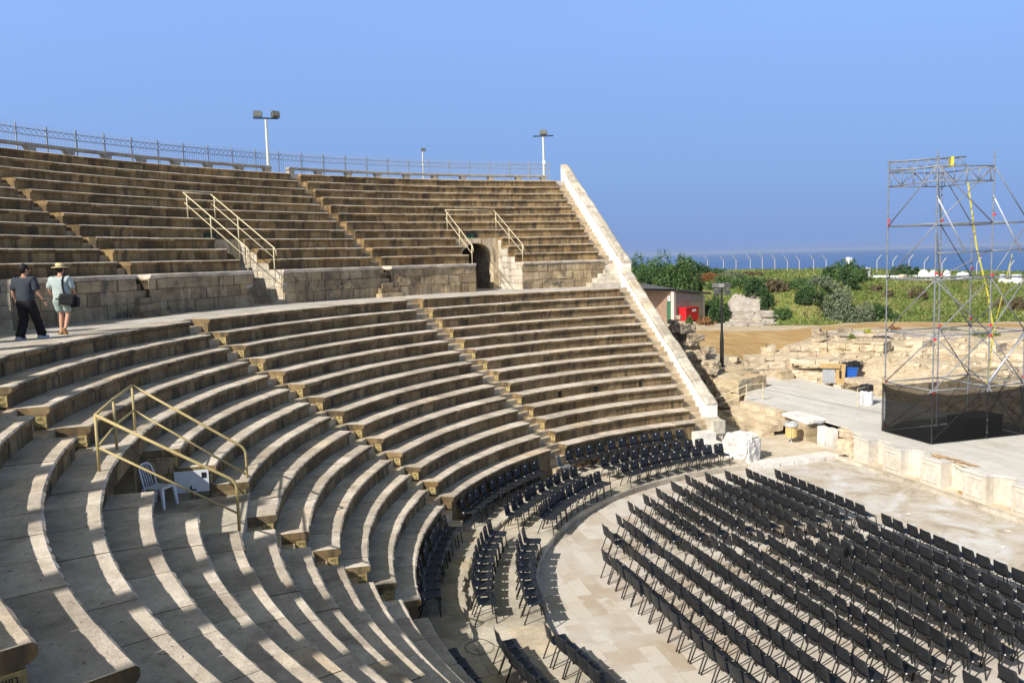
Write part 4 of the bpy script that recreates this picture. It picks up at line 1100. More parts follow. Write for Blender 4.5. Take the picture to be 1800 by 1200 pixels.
def strap(pts, wd=.10):
    mb = MB(); vs = []
    for p in pts: p = Vector(p); vs += [p + Vector((0, -wd / 2, 0)), p + Vector((0, wd / 2, 0)), p + Vector((.012, wd / 2, 0)), p + Vector((.012, -wd / 2, 0))]
    fs = []
    for i in range(len(pts) - 1):
        for q in range(4): fs.append((i * 4 + q, i * 4 + (q + 1) % 4, i * 4 + 4 + (q + 1) % 4, i * 4 + 4 + q))
    mb.add(vs, fs); keep(mb.build('ratchet_strap', M['yellow_strap'], e), e)
strap([(-10.8, 8.55, HS + 9.9), (-10.5, 8.75, HS + 7.4), (-10.2, 9.05, HS + 5.6), (-10.05, 9.2, HS + 4.3)], .07); strap([(-10.05, 9.2, HS + 4.3), (-10.4, 9.4, HS + 2.0), (-10.5, 9.5, HS + .5)], .045)
strap([(-10.6, 10.6, HS + 7.1), (-10.9, 10.2, HS + 4.4), (-11.0, 9.9, HS + 1.8)], .03)
# net sheets: sagging top edge, gathered corners
def net(p, q, pinch=False):
    mb = MB(); nx, nz = 18, 8; vs = []
    ex = Vector((q[0] - p[0], q[1] - p[1])).normalized() * .075; p, q = (p[0] - ex.x, p[1] - ex.y), (q[0] + ex.x, q[1] + ex.y)
    L = math.hypot(q[0] - p[0], q[1] - p[1]); nrm = Vector((q[1] - p[1], -(q[0] - p[0]), 0)) / L
    for i in range(nx + 1):
        t = i / nx; top = 2.02 - .22 * math.sin(PI * t) - .05 * math.sin(9 * t)
        for j in range(nz + 1):
            f = j / nz; z = .03 + (top - .03) * f
            off = .085 + .02 * math.sin(7 * t + 3 * f) * math.sin(PI * t) - (.13 * math.sin(PI * f) * max(0, 1 - 5 * t) if pinch else 0)
            vs.append((p[0] + (q[0] - p[0]) * t + nrm.x * off, p[1] + (q[1] - p[1]) * t + nrm.y * off, HS + z))
    fs = [(i * (nz + 1) + j, (i + 1) * (nz + 1) + j, (i + 1) * (nz + 1) + j + 1, i * (nz + 1) + j + 1) for i in range(nx) for j in range(nz)]
    mb.add(vs, fs); keep(mb.build('net_sheet', M['black_net'], e, recalc=False, smooth=True), e)
net(A_, B_, True); net(B_, C_); net(C_, D_); net(D_, A_)
mb = MB(); mb.add([(A_[0], A_[1], HS + .006), (B_[0], B_[1], HS + .006), (C_[0], C_[1], HS + .006), (D_[0], D_[1], HS + .006)], [(0, 1, 2, 3)]); keep(mb.build('ground_sheet', M['black_plastic'], e, recalc=False), e)
t_ = empty('equipment_case', (-10.9, 9.3, HS), R(8), 'dark covered equipment case on the stage inside the black net', 'equipment case')
mb = MB(); mb.box((0, 0, .32), (1.0, 1.9, .60)); mb.build('case_body', M['black_plastic'], t_)
mb = MB(); mb.box((0, 0, .64), (1.06, 1.96, .05)); mb.build('lid', M['black_plastic'], t_)

# ------------------------------------------------------------------ things round the stage
def bx_thing(name, loc, rz, label, cat): return empty(name, loc, rz, label, cat)
e = bx_thing('litter_bin', at(1391, 777, .14), 0, 'round wooden slat litter bin with pale metal top on a post', 'litter bin')
mb = MB(); mb.tube([(0, 0, 0), (0, 0, .30)], .03, 8); mb.lathe((0, 0, 0), [(.13, 0), (.13, .015), (.04, .02)], 12); mb.build('post', M['bin_metal'], e)
mb = MB(); n = 16
for i in range(n):
    a = 2 * PI * i / n; mb.box((.235 * math.cos(a), .235 * math.sin(a), .48), (.03, .082, .46), a, rnd=random.random())
mb.lathe((0, 0, .25), [(.215, 0), (.215, .40)], 16); mb.build('slats', M['bin_wood'], e)
mb = MB(); mb.lathe((0, 0, .70), [(.27, 0), (.30, .02), (.30, .10), (.27, .16), (.17, .20), (.15, .17), (.15, .1)], 20, cap=False); mb.build('top_ring', M['bin_metal'], e, smooth=True)
mb = MB(); rock(mb, (0, 0, 0), (1.15, 1.0, 1.12), R(25), 601, 10, .12, round_=.95); rock(mb, (.26, .10, -.06), (.72, .80, .92), R(25), 602, 8, .13, round_=.4)
o = mb.build('marble_drum', M['white_marble'], smooth=False); o.location = (-13.15, .05, .62); tag(o, 'big broken white marble column drum at the end of the front row of chairs', 'column drum')
e = bx_thing('gate', (-18.05, 1.75, .1), 0, 'low yellow barred gate in the passage below the end wall', 'gate')
for i in range(6):
    mb = MB(); mb.tube([(.0 + .16 * i, .1 * i, 0), (.0 + .16 * i, .1 * i, .85)], .016, 6); mb.build('bar', M['rail_paint'], e)
for z in (.1, .82):
    mb = MB(); mb.tube([(0, 0, z), (.8, .5, z)], .018, 6); mb.build('rail', M['rail_paint'], e)
e = bx_thing('handrail', (-20.6, 4.75, HS), 0, 'short yellow handrail on the deck beside the block carrying the black lamp', 'handrail')
for (u, v) in ((1312, 706), (1341, 703)):
    p = Vector(at(u, v, HS)); mb = MB(); mb.tube([p, p + Z * .9], .025, 8); keep(mb.build('post', M['rail_paint_pale'], e), e)
p0, p1, p2 = Vector(at(1286, 712, HS)), Vector(at(1312, 706, HS)), Vector(at(1341, 703, HS))
for dz in (.45, .85):
    mb = MB(); mb.tube([p1 + Vector((-.9, -1.25, dz - .75)), p1 + Z * dz, p2 + Z * dz], .022, 8); keep(mb.build('rail', M['rail_paint_pale'], e), e)
e = bx_thing('handrail', at(1507, 716, HS), 0, 'pale yellow guard rail on the deck round the white barrel left of the scaffold', 'handrail')
pp = [Vector(at(1507, 716, HS)), Vector(at(1532, 709, HS)), Vector(at(1556, 717, HS))]
for p in pp: mb = MB(); mb.tube([p, p + Z * .9], .02, 8); keep(mb.build('post', M['rail_paint_pale'], e), e)
for dz in (.45, .88): mb = MB(); mb.tube([p + Z * dz for p in pp], .018, 8); keep(mb.build('rail', M['rail_paint_pale'], e), e)
e = bx_thing('barrel', at(1523, 711, HS), 0, 'white barrel with a black bag on top behind a yellow rail', 'barrel')
mb = MB(); mb.lathe((0, 0, 0), [(.27, 0), (.29, .05), (.29, .30), (.305, .32), (.29, .34), (.29, .62), (.27, .68)], 18); mb.build('drum', M['barrel_white'], e, smooth=False)
mb = MB(); rock(mb, (0, 0, .80), (.5, .4, .36), .3, 612, 4, .15, round_=.6); mb.build('bag', M['black_plastic'], e, smooth=True)
e = bx_thing('wooden_frame', at(1456, 673, HS), 0, 'brown board and grey panel leaning on the block wall beside the blue bin', 'board')
vw = math.atan2(at(1456, 673, HS)[1] - CAM[1], at(1456, 673, HS)[0] - CAM[0]) - PI / 2
def facing(o): o.rotation_euler = (0, 0, vw); return o
mb = MB(); mb.box((.02, 0, .42), (.66, .05, .84), rx=R(-8)); facing(mb.build('grey_panel', M['grey_panel'], e))
mb = MB(); mb.box((.62, .02, .54), (.50, .05, 1.12), rx=R(-8), ry=R(4)); facing(mb.build('board', M['cardboard'], e))
mb = MB(); mb.box((.1, -.06, .98), (1.05, .06, .26)); facing(mb.build('board', M['cardboard'], e))
mb = MB(); mb.box((.62, -.05, .52), (.10, .03, .42), rx=R(-8)); facing(mb.build('hole', M['dark_void'], e))
e = bx_thing('waste_container', at(1493, 671, HS), vw, 'open blue waste container stuffed with black bags', 'waste container')
mb = MB(); vs = [(-.33, -.28, .08), (.33, -.28, .08), (.33, .28, .08), (-.33, .28, .08), (-.42, -.36, .86), (.42, -.36, .86), (.42, .36, .86), (-.42, .36, .86)]
mb.add(vs, [(3, 2, 1, 0), (0, 1, 5, 4), (1, 2, 6, 5), (2, 3, 7, 6), (3, 0, 4, 7)]); mb.box((0, -.37, .84), (.90, .05, .07)); mb.box((-.43, 0, .84), (.05, .74, .07)); mb.box((.43, 0, .84), (.05, .74, .07)); mb.build('body', M['blue_paint'], e)
mb = MB(); rock(mb, (-.12, 0, .92), (.6, .6, .34), .2, 621, 4, .2, round_=.6); rock(mb, (.25, .1, .98), (.4, .5, .4), .9, 622, 4, .2, round_=.6); mb.build('bags', M['black_plastic'], e)
for x in (-.3, .3):
    mb = MB(); mb.box((x, -.25, .05), (.05, .1, .1)); mb.build('wheel', M['black_plastic'], e)
# driftwood and palm rubbish on the stage edge, paper scraps
mb = MB()
for i in range(22):
    x = -8.3 + random.uniform(0, 1.9); y = 4.75 + random.uniform(-.1, .25); a = random.uniform(-.5, .5); L = random.uniform(.2, .8)
    mb.tube([(x, y, HS + .02 + random.uniform(0, .05)), (x + L * math.cos(a), y + L * math.sin(a) * .5, HS + .02 + random.uniform(0, .08))], .012, 5)
tag(mb.build('dry_branches', M['driftwood']), 'dry brown branches lying on the stage edge in front of the net', 'branches')
mb = MB(); mb.tube([(-6.75, 4.62, .05), (-5.9, 4.45, .06)], .045, 6); mb.tube([(-6.9, 4.9, .05), (-6.3, 4.85, .07)], .02, 5)
tag(mb.build('timber', M['driftwood']), 'brown timber piece on the floor in the square niche of the stage front', 'timber')
for i, (u, v) in enumerate(((1597, 903), (1772, 933), (1765, 961))):
    p = at(u, v, .0); mb = MB(); mb.box((0, 0, .012), (.16, .10, .012), random.uniform(0, 3), ry=.1); o = mb.build('paper_scrap', M['white_label']); o.location = (p[0], p[1], 0.0)
    tag(o, ('white paper scrap on the marble floor near the front row of chairs', 'white paper scrap on the marble floor by the kerb, farther from the chairs', 'small white paper scrap on the marble floor near the right picture edge')[i], 'paper', 'paper scraps on the floor')
# cable coil on the near platform
mb = MB(); c = Vector(at(843, 1138, .375)); mb.tube([c + Vector((.34 * math.cos(t) * (1 + .05 * math.sin(3 * t)), .30 * math.sin(t), .02 + .01 * math.sin(5 * t))) for t in [i * PI * 2.2 / 40 for i in range(41)]], .007, 6)
tag(mb.build('cable_coil', M['black_plastic'], smooth=True), 'loop of black cable lying on the chair platform beside the near arc', 'cable')

# ------------------------------------------------------------------ terrain behind the stage, sea
def ip(x, tab):
    if x <= tab[0][0]: return tab[0][1]
    for (a, b), (c, d) in zip(tab, tab[1:]):
        if x <= c: return b + (d - b) * (x - a) / (c - a)
    return tab[-1][1]
def ss(a, b, x): t = max(0, min(1, (x - a) / (b - a))); return t * t * (3 - 2 * t)
def hnoise(x, y): return (math.sin(x * .9 + 1.3 * math.sin(y * .7)) + math.sin(y * 1.1 + 1.7 * math.sin(x * .5)) + .5 * math.sin(2.3 * x + y * 1.9) + .4 * math.sin(3.7 * y - 2.1 * x)) / 3
def deck_edge(u):
    q = ray(u, 500); dy = q[1] / math.hypot(q[0], q[1]); return min(ip(u, [(1000, 45), (1250, 46.5), (1330, 50.5), (1400, 51.3)]), (11.15 - CAM[1]) / dy)
BANK0 = [(1000, 82), (1235, 82), (1262, 74), (1290, 71), (1440, 71), (1500, 74), (1800, 76)]
BANK1 = [(1000, 92), (1235, 92), (1262, 80), (1290, 76.5), (1440, 77), (1500, 100), (1800, 108)]
PLAT = [(1000, 5.6), (1300, 5.3), (1440, 5.2), (1520, 5.0), (1800, 4.5), (2100, 4.3)]
def ground_z(u, d, noise=True):
    d0 = deck_edge(u)
    if d < d0: z = -.02
    else:
        z = .72 + 1.25 * ss(d0 + 2.2, d0 + 8.5, d) + .45 * ss(58, 70, d)
        z += .55 * ss(1400, 1470, u) * math.exp(-((d - 58) / 4.0) ** 2)
        pl = ip(u, PLAT); z += (pl - 2.47) * ss(ip(u, BANK0), ip(u, BANK1), d)
        z += (ip(u, [(1300, 5.9), (1500, 5.6), (1800, 4.9)]) - pl) * ss(95, 118, d)
        z -= 22 * ss(126, 160, d)
        p = far(u, d, 0)
        if noise: z += hnoise(p[0] * .8, p[1] * .8) * (.05 + .16 * ss(d0 + 1, d0 + 4, d) * (1 - ss(58, 63, d)) + .14 * ss(72, 80, d))
    return z
ROADC = [(1230, 60.5), (1330, 61), (1400, 64), (1450, 68), (1520, 71), (1600, 72), (1850, 72.5)]
ROADW = [(1230, 6.5), (1330, 5.5), (1400, 3.6), (1450, 2.0), (1850, 1.5)]
us = np.linspace(960, 2240, 190); ds = np.concatenate([np.linspace(39, 82, 110), np.linspace(83, 160, 50)])
vs = []; zc = []
for u in us:
    for d in ds:
        z = ground_z(u, d); p = far(u, d, z); vs.append(tuple(p))
        w_ = ip(u, ROADW); g_ = 1 - ss(w_ * .8, w_ * 1.15, abs(d - ip(u, ROADC)))
        b0 = ip(u, BANK0); gr = ss(b0 - 1.2, b0 + .3, d)
        ck = (1 - ss(1338, 1352, u)) * ss(1268, 1280, u) * ss(70, 71.5, d) * (1 - ss(74.5, 76, d))
        zc.append((gr, g_ * (1 - gr), ck, 1))
nd = len(ds); fs = [(i * nd + j, (i + 1) * nd + j, (i + 1) * nd + j + 1, i * nd + j + 1) for i in range(len(us) - 1) for j in range(nd - 1)]
me = bpy.data.meshes.new('terrain'); me.from_pydata(vs, [], fs); me.materials.append(M['terrain_ground'])
ca = me.attributes.new('zone', 'FLOAT_COLOR', 'POINT'); ca.data.foreach_set('color', np.array(zc, dtype=np.float32).ravel())
bm = bmesh.new(); bm.from_mesh(me); bmesh.ops.recalc_face_normals(bm, faces=bm.faces); bm.to_mesh(me); bm.free()
me.polygons.foreach_set('use_smooth', [True] * len(me.polygons)); tag(link('terrain', me), kind='structure')
mb = MB(); N = 48
mb.add([(60 * math.cos(2 * PI * q / N), 60 * math.sin(2 * PI * q / N), -.06) for q in range(N)], [tuple(range(N))]); tag(mb.build('ground', M['dirt_floor'], recalc=False), kind='structure')
mb = MB(); RS = 30000.0
mb.add([(RS * math.cos(2 * PI * q / 96), RS * math.sin(2 * PI * q / 96), -12.0) for q in range(96)], [tuple(range(96))]); tag(mb.build('sea', M['sea_water'], recalc=False), kind='structure')

# ------------------------------------------------------------------ ruins
def block_wall(label, p0, p1, zb, zt, thick, mat='ruin_stone', course=.42, blen=.8, seed=1, rough=.075, cat='ruined wall', ragged=.3, group='low ruined walls behind the stage deck'):
    rr = random.Random(seed); st = random.getstate(); random.seed(seed)
    p0, p1 = Vector(p0[:2]), Vector(p1[:2]); L = (p1 - p0).length; d = (p1 - p0) / L; a = math.atan2(d.y, d.x); nrm = Vector((-d.y, d.x))
    mb = MB(); z = zb; ci = 0
    while z < zt - .1:
        h = min(course * rr.uniform(.85, 1.15), zt - z); x = -rr.uniform(0, blen * .5) if ci % 2 else 0
        while x < L:
            l = blen * rr.uniform(.6, 1.5); lo, hi = max(0, x), min(L, x + l)
            if hi - lo > .12 and not (z + h > zt - course * .8 and rr.random() < ragged):
                c = p0 + d * (lo + hi) / 2
                rock(mb, (c.x, c.y, z + h / 2), (hi - lo - .02, thick * rr.uniform(.90, 1.06), h - .015 + (rr.uniform(-.1, .06) if z + h > zt - .1 else 0)), a + rr.uniform(-.006, .006), rr.random() * 1e4, 5, rough, round_=.10, rnd=.35 + .3 * rr.random())
            x += l
        z += h; ci += 1
    random.setstate(st)
    return tag(mb.build('ruined_wall', M[mat]), label, cat, group)
F = lambda u, d: far(u, d, 0)
block_wall('long pale block wall behind the deck, between the black lamp and the board', F(1284, 51.8), F(1392, 52.6), .55, 2.15, 1.4, 'pale_ruin_stone', seed=3)
block_wall('pale block wall right behind the leaning board and blue bin', F(1396, 52.2), F(1512, 51.0), .55, 2.1, 1.5, 'pale_ruin_stone', seed=4, rough=.12)
block_wall('small block stub projecting onto the deck from the long pale wall', F(1374, 51.2), F(1386, 50.6), .9, 1.5, .8, 'ruin_stone', seed=5)
block_wall('whitish low wall behind the long pale block wall', F(1348, 55.2), F(1440, 55.6), 1.2, 2.6, 1.0, 'pale_ruin_stone', seed=6)
block_wall('tan eroded wall up the slope left of the scaffold', F(1438, 56.0), F(1562, 54.6), 1.0, 2.85, 1.5, 'ruin_stone', seed=7, rough=.16, ragged=.5)
block_wall('topmost crumbling wall below the yellow flowering ground cover', F(1428, 59.5), F(1566, 59.4), 1.8, 3.2, 1.6, 'conglomerate', seed=8, rough=.2, ragged=.5)
block_wall('low row of squared stones beside the white barrel', F(1500, 49.2), F(1562, 46.8), .7, 1.42, 1.0, 'pale_ruin_stone', seed=9)
block_wall('low foundation wall behind the scaffold base', F(1568, 48.5), F(1712, 46.6), .7, 1.55, 1.2, 'pale_ruin_stone', seed=10, ragged=.5)
block_wall('second foundation wall up the slope behind the scaffold', F(1575, 51.5), F(1770, 49.4), .7, 2.1, 1.4, 'ruin_stone', seed=11, rough=.14, ragged=.5)
block_wall('upper rubble wall behind the scaffold', F(1580, 56.5), F(1860, 53.5), 1.2, 2.85, 1.6, 'pale_ruin_stone', seed=12, rough=.18, ragged=.5)
block_wall('low ruined wall at the right picture edge', F(1735, 46.5), F(1880, 43.8), .7, 1.5, 1.1, 'ruin_stone', seed=13, ragged=.4)
for i, (u, d, dx, dy, dz, mt, lab) in enumerate(((1640, 61.5, 3.4, 1.3, .6, 'chalk', 'big white marble slab lying on the rubble behind the scaffold'), (1578, 62, 2.4, 1.2, .5, 'chalk', 'flat pale slab left of the big white slab on the rubble'),
        (1411, 57.5, .62, .5, .5, 'chalk', 'white drum fragment lying where the sand meets the ruins'), (1350, 53.2, .8, .6, .78, 'ruin_stone', 'round drum stone on top of the long block wall'),
        (1300, 52.6, .8, .6, .4, 'conglomerate', 'grey stone lying left of the round drum stone'), (1475, 63, 3.4, 1.2, .55, 'chalk', 'white streaked slab along the top of the rubble mound'),
        (1545, 47.4, 1.4, .9, .55, 'pale_ruin_stone', 'squared stone at the deck edge near the white barrel'))):
    mb = MB(); rock(mb, (0, 0, 0), (dx, dy, dz), vw + random.uniform(-.25, .25), 700 + i, 7, .14, round_=.35)
    o = mb.build('fallen_stone', M[mt]); z = 1.85 if i == 3 else ground_z(u, d); o.location = far(u, d, z + dz * .38); tag(o, lab, 'stone', 'fallen stones among the ruins')
mb = MB()
for i in range(700):
    u = random.uniform(1290, 1880); d = deck_edge(u) + random.uniform(.3, 19) * (1 if u > 1430 else .35); s = random.choice((.1, .12, .16, .2, .28, .42)) * random.uniform(.7, 1.3)
    if abs(d - ip(u, ROADC)) < ip(u, ROADW) + .6: continue
    p = far(u, d, ground_z(u, d) + s * .2); rock(mb, p, (s * random.uniform(.8, 1.7), s, s * .6), random.uniform(0, 3), 800 + i, 3, .2, round_=.6)
tag(mb.build('rubble', M['pale_ruin_stone']), 'loose rubble stones scattered over the ruins', 'rubble', kind='stuff')

# big masonry block carrying the black lamp, and the rubble wall by the end wall
nr, rt_, lf = Vector(at(1283, 671, 1.65)), Vector(at(1333, 660, 1.65)), Vector(at(1243, 645, 1.65))
e = empty('masonry_block', (nr.x, nr.y, .2), 0, 'big square block of eroded masonry under the black floodlight pole', 'masonry')
ax, ay = (rt_ - nr), (lf - nr); ang_ = math.atan2(ax.y, ax.x); Lx, Ly = ax.length, 4.4; ayn = ay.normalized()
for ci, (z0, z1, ins) in enumerate(((.1, .52, .10), (.52, 1.0, .16), (1.0, 1.66, -.05))):
    mb = MB()
    nx, ny = (2, 3)
    for i in range(nx):
        for j in range(ny):
            c = nr + ax * ((i + .5) / nx) + ayn * (Ly * (j + .5) / ny); s = 1 - ins * .3
            rock(mb, (c.x, c.y, (z0 + z1) / 2), (Lx / nx * s - .0, Ly / ny * 1.0, z1 - z0 + .02), ang_, 900 + ci * 10 + i * 3 + j, 6, .08 if ci == 2 else .12, round_=.16)
    keep(mb.build('block_course', M['ruin_stone' if ci else 'conglomerate'], e), e)
lp = at(1269, 645, 1.63)
e = empty('floodlight_pole', lp, 0, 'tall black pole with a cluster of floodlights standing on the masonry block', 'floodlight')
hh = 4.75; mb = MB(); mb.lathe((0, 0, 0), [(.20, 0), (.20, .05), (.12, .14), (.115, 1.6), (.07, 2.2), (.055, hh)], 12); mb.build('pole', M['black_steel'], e)
mb = MB(); mb.tube([(-.42 * math.cos(vw), -.42 * math.sin(vw), hh - .08), (.42 * math.cos(vw), .42 * math.sin(vw), hh - .08)], .035, 8)
mb.tube([(.22 * math.cos(vw) * math.cos(t) - .2 * math.cos(vw), .22 * math.sin(vw) * math.cos(t) - .2 * math.sin(vw), hh - .32 + .24 * math.sin(t)) for t in [PI * q / 10 * 1.6 - .3 for q in range(11)]], .02, 6); mb.build('bracket', M['lamp_housing'], e)
for i, (x, dz, rz) in enumerate(((-.34, .12, -.25), (-.02, .10, 0), (.30, .12, .2), (-.28, -.28, -.4), (.32, -.30, .35))):
    floodlight(e, (x * math.cos(vw), x * math.sin(vw), hh + dz), vw + rz, -.35, .82, 'lamp_glass_dark')
mb = MB()
def pile(mb, u, d, zb, zt, wid, n, seed):
    rr = random.Random(seed)
    for i in range(n):
        f = rr.random(); z = zb + (zt - zb) * f; s = rr.uniform(.35, .85) * (1.15 - .4 * f)
        p = far(u + rr.uniform(-.5, .5) * wid * (1.1 - .5 * f), d + rr.uniform(-.9, .9), z); rock(mb, p, (s * rr.uniform(1, 1.6), s * rr.uniform(.8, 1.2), s * .8), rr.uniform(0, 3), rr.random() * 1e4, 4, .2, round_=.35, rx=rr.uniform(-.2, .2))
for (u, d, zb, zt, wid, n, sd) in ((1188, 52, .4, 4.7, 26, 26, 1), (1205, 51, .4, 4.2, 26, 24, 2), (1222, 50, .4, 3.6, 24, 22, 3), (1240, 49, .3, 3.0, 22, 18, 4), (1252, 48, .3, 2.3, 20, 14, 5)): pile(mb, u, d, zb, zt, wid, n, sd)
tag(mb.build('rubble_wall', M['conglomerate']), 'rough rubble wall core running behind the lower end wall', 'ruined wall')
# chalk face of the bank
mb = MB(); rr = random.Random(5)
for i in range(110):
    u = rr.uniform(1272, 1348); f = .75 * rr.random() ** 1.4; d = 70.8 + 3.2 * f; z = ground_z(u, d) + .05; s = rr.uniform(.3, .8)
    rock(mb, far(u, d, z), (s * 2.4, s, s * .30), vw + rr.uniform(-.3, .3), i + 1200, 4, .3, round_=.3)
tag(mb.build('chalk_outcrop', M['chalk']), 'white layered chalk outcrop at the foot of the green bank', 'rock outcrop')

# ------------------------------------------------------------------ shed with red box
cz = 2.5; pc, pr_, pl_ = Vector(far(1182, 73.7, cz)), Vector(far(1237.5, 77.3, cz)), Vector(far(1128, 81.5, cz))
e = empty('shed', pc, 0, 'low pinkish brown shed with a flat dark roof beside the end wall', 'shed')
def wallbox(p, q, z0, z1, th_, mat, name, zq=None):
    mb = MB(); d = (q - p).normalized(); n_ = Vector((-d.y, d.x, 0)) * th_; vs = []
    for b, zt in ((p, z1), (q, zq if zq is not None else z1)):
        for off in (Vector((0, 0, 0)), n_):
            for z in (z0, zt): vs.append((b.x + off.x, b.y + off.y, z))
    mb.add(vs, [(0, 1, 3, 2), (4, 6, 7, 5), (0, 4, 5, 1), (2, 3, 7, 6), (0, 2, 6, 4), (1, 5, 7, 3)]); return keep(mb.build(name, M[mat], e), e)
hC, hR, hL = 5.25, 4.72, 5.5
zm = lambda t: cz + 1.62
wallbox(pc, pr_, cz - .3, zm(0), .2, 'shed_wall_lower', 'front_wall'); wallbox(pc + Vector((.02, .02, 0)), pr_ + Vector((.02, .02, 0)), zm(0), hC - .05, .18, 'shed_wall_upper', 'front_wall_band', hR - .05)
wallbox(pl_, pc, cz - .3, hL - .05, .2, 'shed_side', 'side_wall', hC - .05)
dv = (pr_ - pc).normalized()
for p, h in ((pc, hC), (pr_ - dv * .35, hR)): 
    mb = MB(); mb.box((p.x + dv.x * .12, p.y + dv.y * .12, (cz + h) / 2 - .15), (.28, .30, h - cz + .1), math.atan2(dv.y, dv.x)); keep(mb.build('corner_post', M['shed_trim'], e), e)
back = Vector((-dv.y, dv.x, 0)) * 5
if (back.x * (CAM[0] - pc.x) + back.y * (CAM[1] - pc.y)) > 0: back = -back
mb = MB(); ov = -back.normalized() * .5; vs = []
for p, h in ((pl_, hL), (pc, hC), (pr_ + dv * .4, hR)):
    for o_ in (ov, back):
        for z in (0, .16): vs.append((p.x + o_.x, p.y + o_.y, h + z))
fs = []
for s_ in (0, 4): fs += [(s_, s_ + 1, s_ + 5, s_ + 4), (s_ + 2, s_ + 6, s_ + 7, s_ + 3), (s_, s_ + 4, s_ + 6, s_ + 2), (s_ + 1, s_ + 3, s_ + 7, s_ + 5)]
fs += [(0, 2, 3, 1), (8, 9, 11, 10)]
mb.add(vs, fs); keep(mb.build('roof', M['shed_roof'], e), e)
sdv = (pc - pl_).normalized(); an = math.atan2(sdv.y, sdv.x); sn_ = Vector((sdv.y, -sdv.x, 0))
if sn_.dot(Vector((CAM[0] - pc.x, CAM[1] - pc.y, 0))) < 0: sn_ = -sn_
p = pc - sdv * .75 + sn_ * .04; mb = MB(); mb.box((p.x, p.y, cz + .85), (.95, .08, 1.9), an); keep(mb.build('door', M['green_paint'], e), e)
p = pc - sdv * .75 + sn_ * .05; mb = MB(); mb.box((p.x, p.y, cz + 2.05), (.5, .05, .42), an); mb.box((p.x + sn_.x * .03, p.y + sn_.y * .03, cz + 2.05), (.10, .02, .2), an, 1); keep(mb.build('sign_plate', [M['white_label'], M['black_paint']], e), e)
fn = -back.normalized(); fa = math.atan2(dv.y, dv.x)
p = pc + dv * 1.55 + fn * .55; e = empty('red_box', (p.x, p.y, cz - .1), fa, 'red metal box with a white label in front of the shed', 'box')
mb = MB(); mb.box((0, 0, .75), (1.75, .75, 1.1)); mb.box((0, 0, 1.32), (1.82, .82, .10)); mb.build('body', M['red_paint'], e)
mb = MB(); mb.box((.25, -.385, 1.08), (.55, .02, .2)); mb.box((.25, .385, 1.08), (.55, .02, .2)); mb.build('label_plate', M['white_label'], e)
for x in (-.7, .7):
    mb = MB(); mb.box((x, 0, .1), (.12, .6, .22)); mb.build('foot', M['black_steel'], e)

# ------------------------------------------------------------------ coast: fence posts, white domes
FP = [(1171, -1), (1198, -1), (1244, -1), (1272, -1), (1294, -1), (1319, -1), (1340, -1), (1362, -1), (1384, -1), (1405, -1), (1430, -1), (1452, -1), (1541, 1), (1569, 1), (1597, 1), (1624, 1), (1655, 1), (1716, 1), (1774, 1), (1803, 1)]
for i, (u, s_) in enumerate(FP):
    d = ip(u, [(1160, 124), (1450, 116), (1530, 112), (1810, 106)]); z = ground_z(u, d)
    e = empty('fence_post', far(u, d, z - .1), 0, 'white concrete coastal fence post, %s from the left, bent arm leaning %s' % ((ORD + ['sixteenth', 'seventeenth', 'eighteenth', 'nineteenth', 'twentieth'])[i], 'left' if s_ < 0 else 'right'), 'fence post', 'bent concrete fence posts along the coast')
    rx = Vector((_rt[0], _rt[1], 0)) * s_
    h = 1.65 * random.uniform(.93, 1.07); mb = MB(); mb.tube([(0, 0, 0), (0, 0, h)], .07, 4); mb.build('post', M['concrete_post'], e)
    mb = MB(); mb.tube([(0, 0, h - .05), rx * .50 + Z * (h + .62)], .06, 4); mb.build('bent_arm', M['concrete_post'], e)
for i, (u, d, wd, h, lab) in enumerate(((1623, 104, 1.25, .0, 'leftmost white rounded block by the sea behind the scaffold'), (1640, 103.5, 1.15, .05, 'tall white rounded block beside the leftmost one by the sea'), (1664, 104, .85, 0, 'narrow white rounded block seen between the scaffold poles'), (1692, 104, 1.4, -.2, 'white rounded block behind the yellow strap'))):
    mb = MB(); w_ = wd * .46; mb.lathe((0, 0, 0), [(w_, 0), (w_ * 1.02, .5), (w_ * .88, .8), (w_ * .5, 1.05 + h), (w_ * .15, 1.12 + h)], 10); o = mb.build('white_dome', M['whitewash'], smooth=False); o.location = far(u, d, ground_z(u, d) - .1); tag(o, lab, 'white block', 'white rounded blocks by the sea')
for i, (u, d, dx, dz, lab) in enumerate(((1524, 104, .55, 1.25, 'slim pale stone pillar right of the round trees'), (1587, 104, .6, .6, 'squat pinkish stone block behind the scaffold leg'), (1762, 104, .38, .75, 'small white upright block near the right picture edge'), (1787, 104, .66, .8, 'pale square block at the right picture edge by the sea'), (1492, 121, .55, 2.0, 'white square pillar top above the round trees'))):
    mb = MB(); rock(mb, (0, 0, dz / 2), (dx, dx, dz), .2, 1500 + i, 3, .05, round_=.08); o = mb.build('stone_pillar', M['whitewash'] if i != 1 else M['pale_ruin_stone']); o.location = far(u, d, ground_z(u, d) - .1); tag(o, lab, 'pillar')
for i, (u0, u1, d, lab) in enumerate(((1514, 1562, 104, 'low white kerb wall at the foot of the slim pale pillar'), (1562, 1612, 105, 'low white kerb wall left of the white rounded blocks'), (1755, 1815, 103, 'low white kerb wall at the right picture edge'))):
    a, b = far(u0, d, 0), far(u1, d, 0); mb = MB(); zz = (ground_z(u0, d) + ground_z(u1, d)) / 2; an = math.atan2(b[1] - a[1], b[0] - a[0])
    rock(mb, ((a[0] + b[0]) / 2, (a[1] + b[1]) / 2, zz + .05), (math.hypot(b[0] - a[0], b[1] - a[1]), .4, .45), an, 1600 + i, 6, .04, round_=.05); tag(mb.build('kerb_wall', M['whitewash']), lab, 'wall')

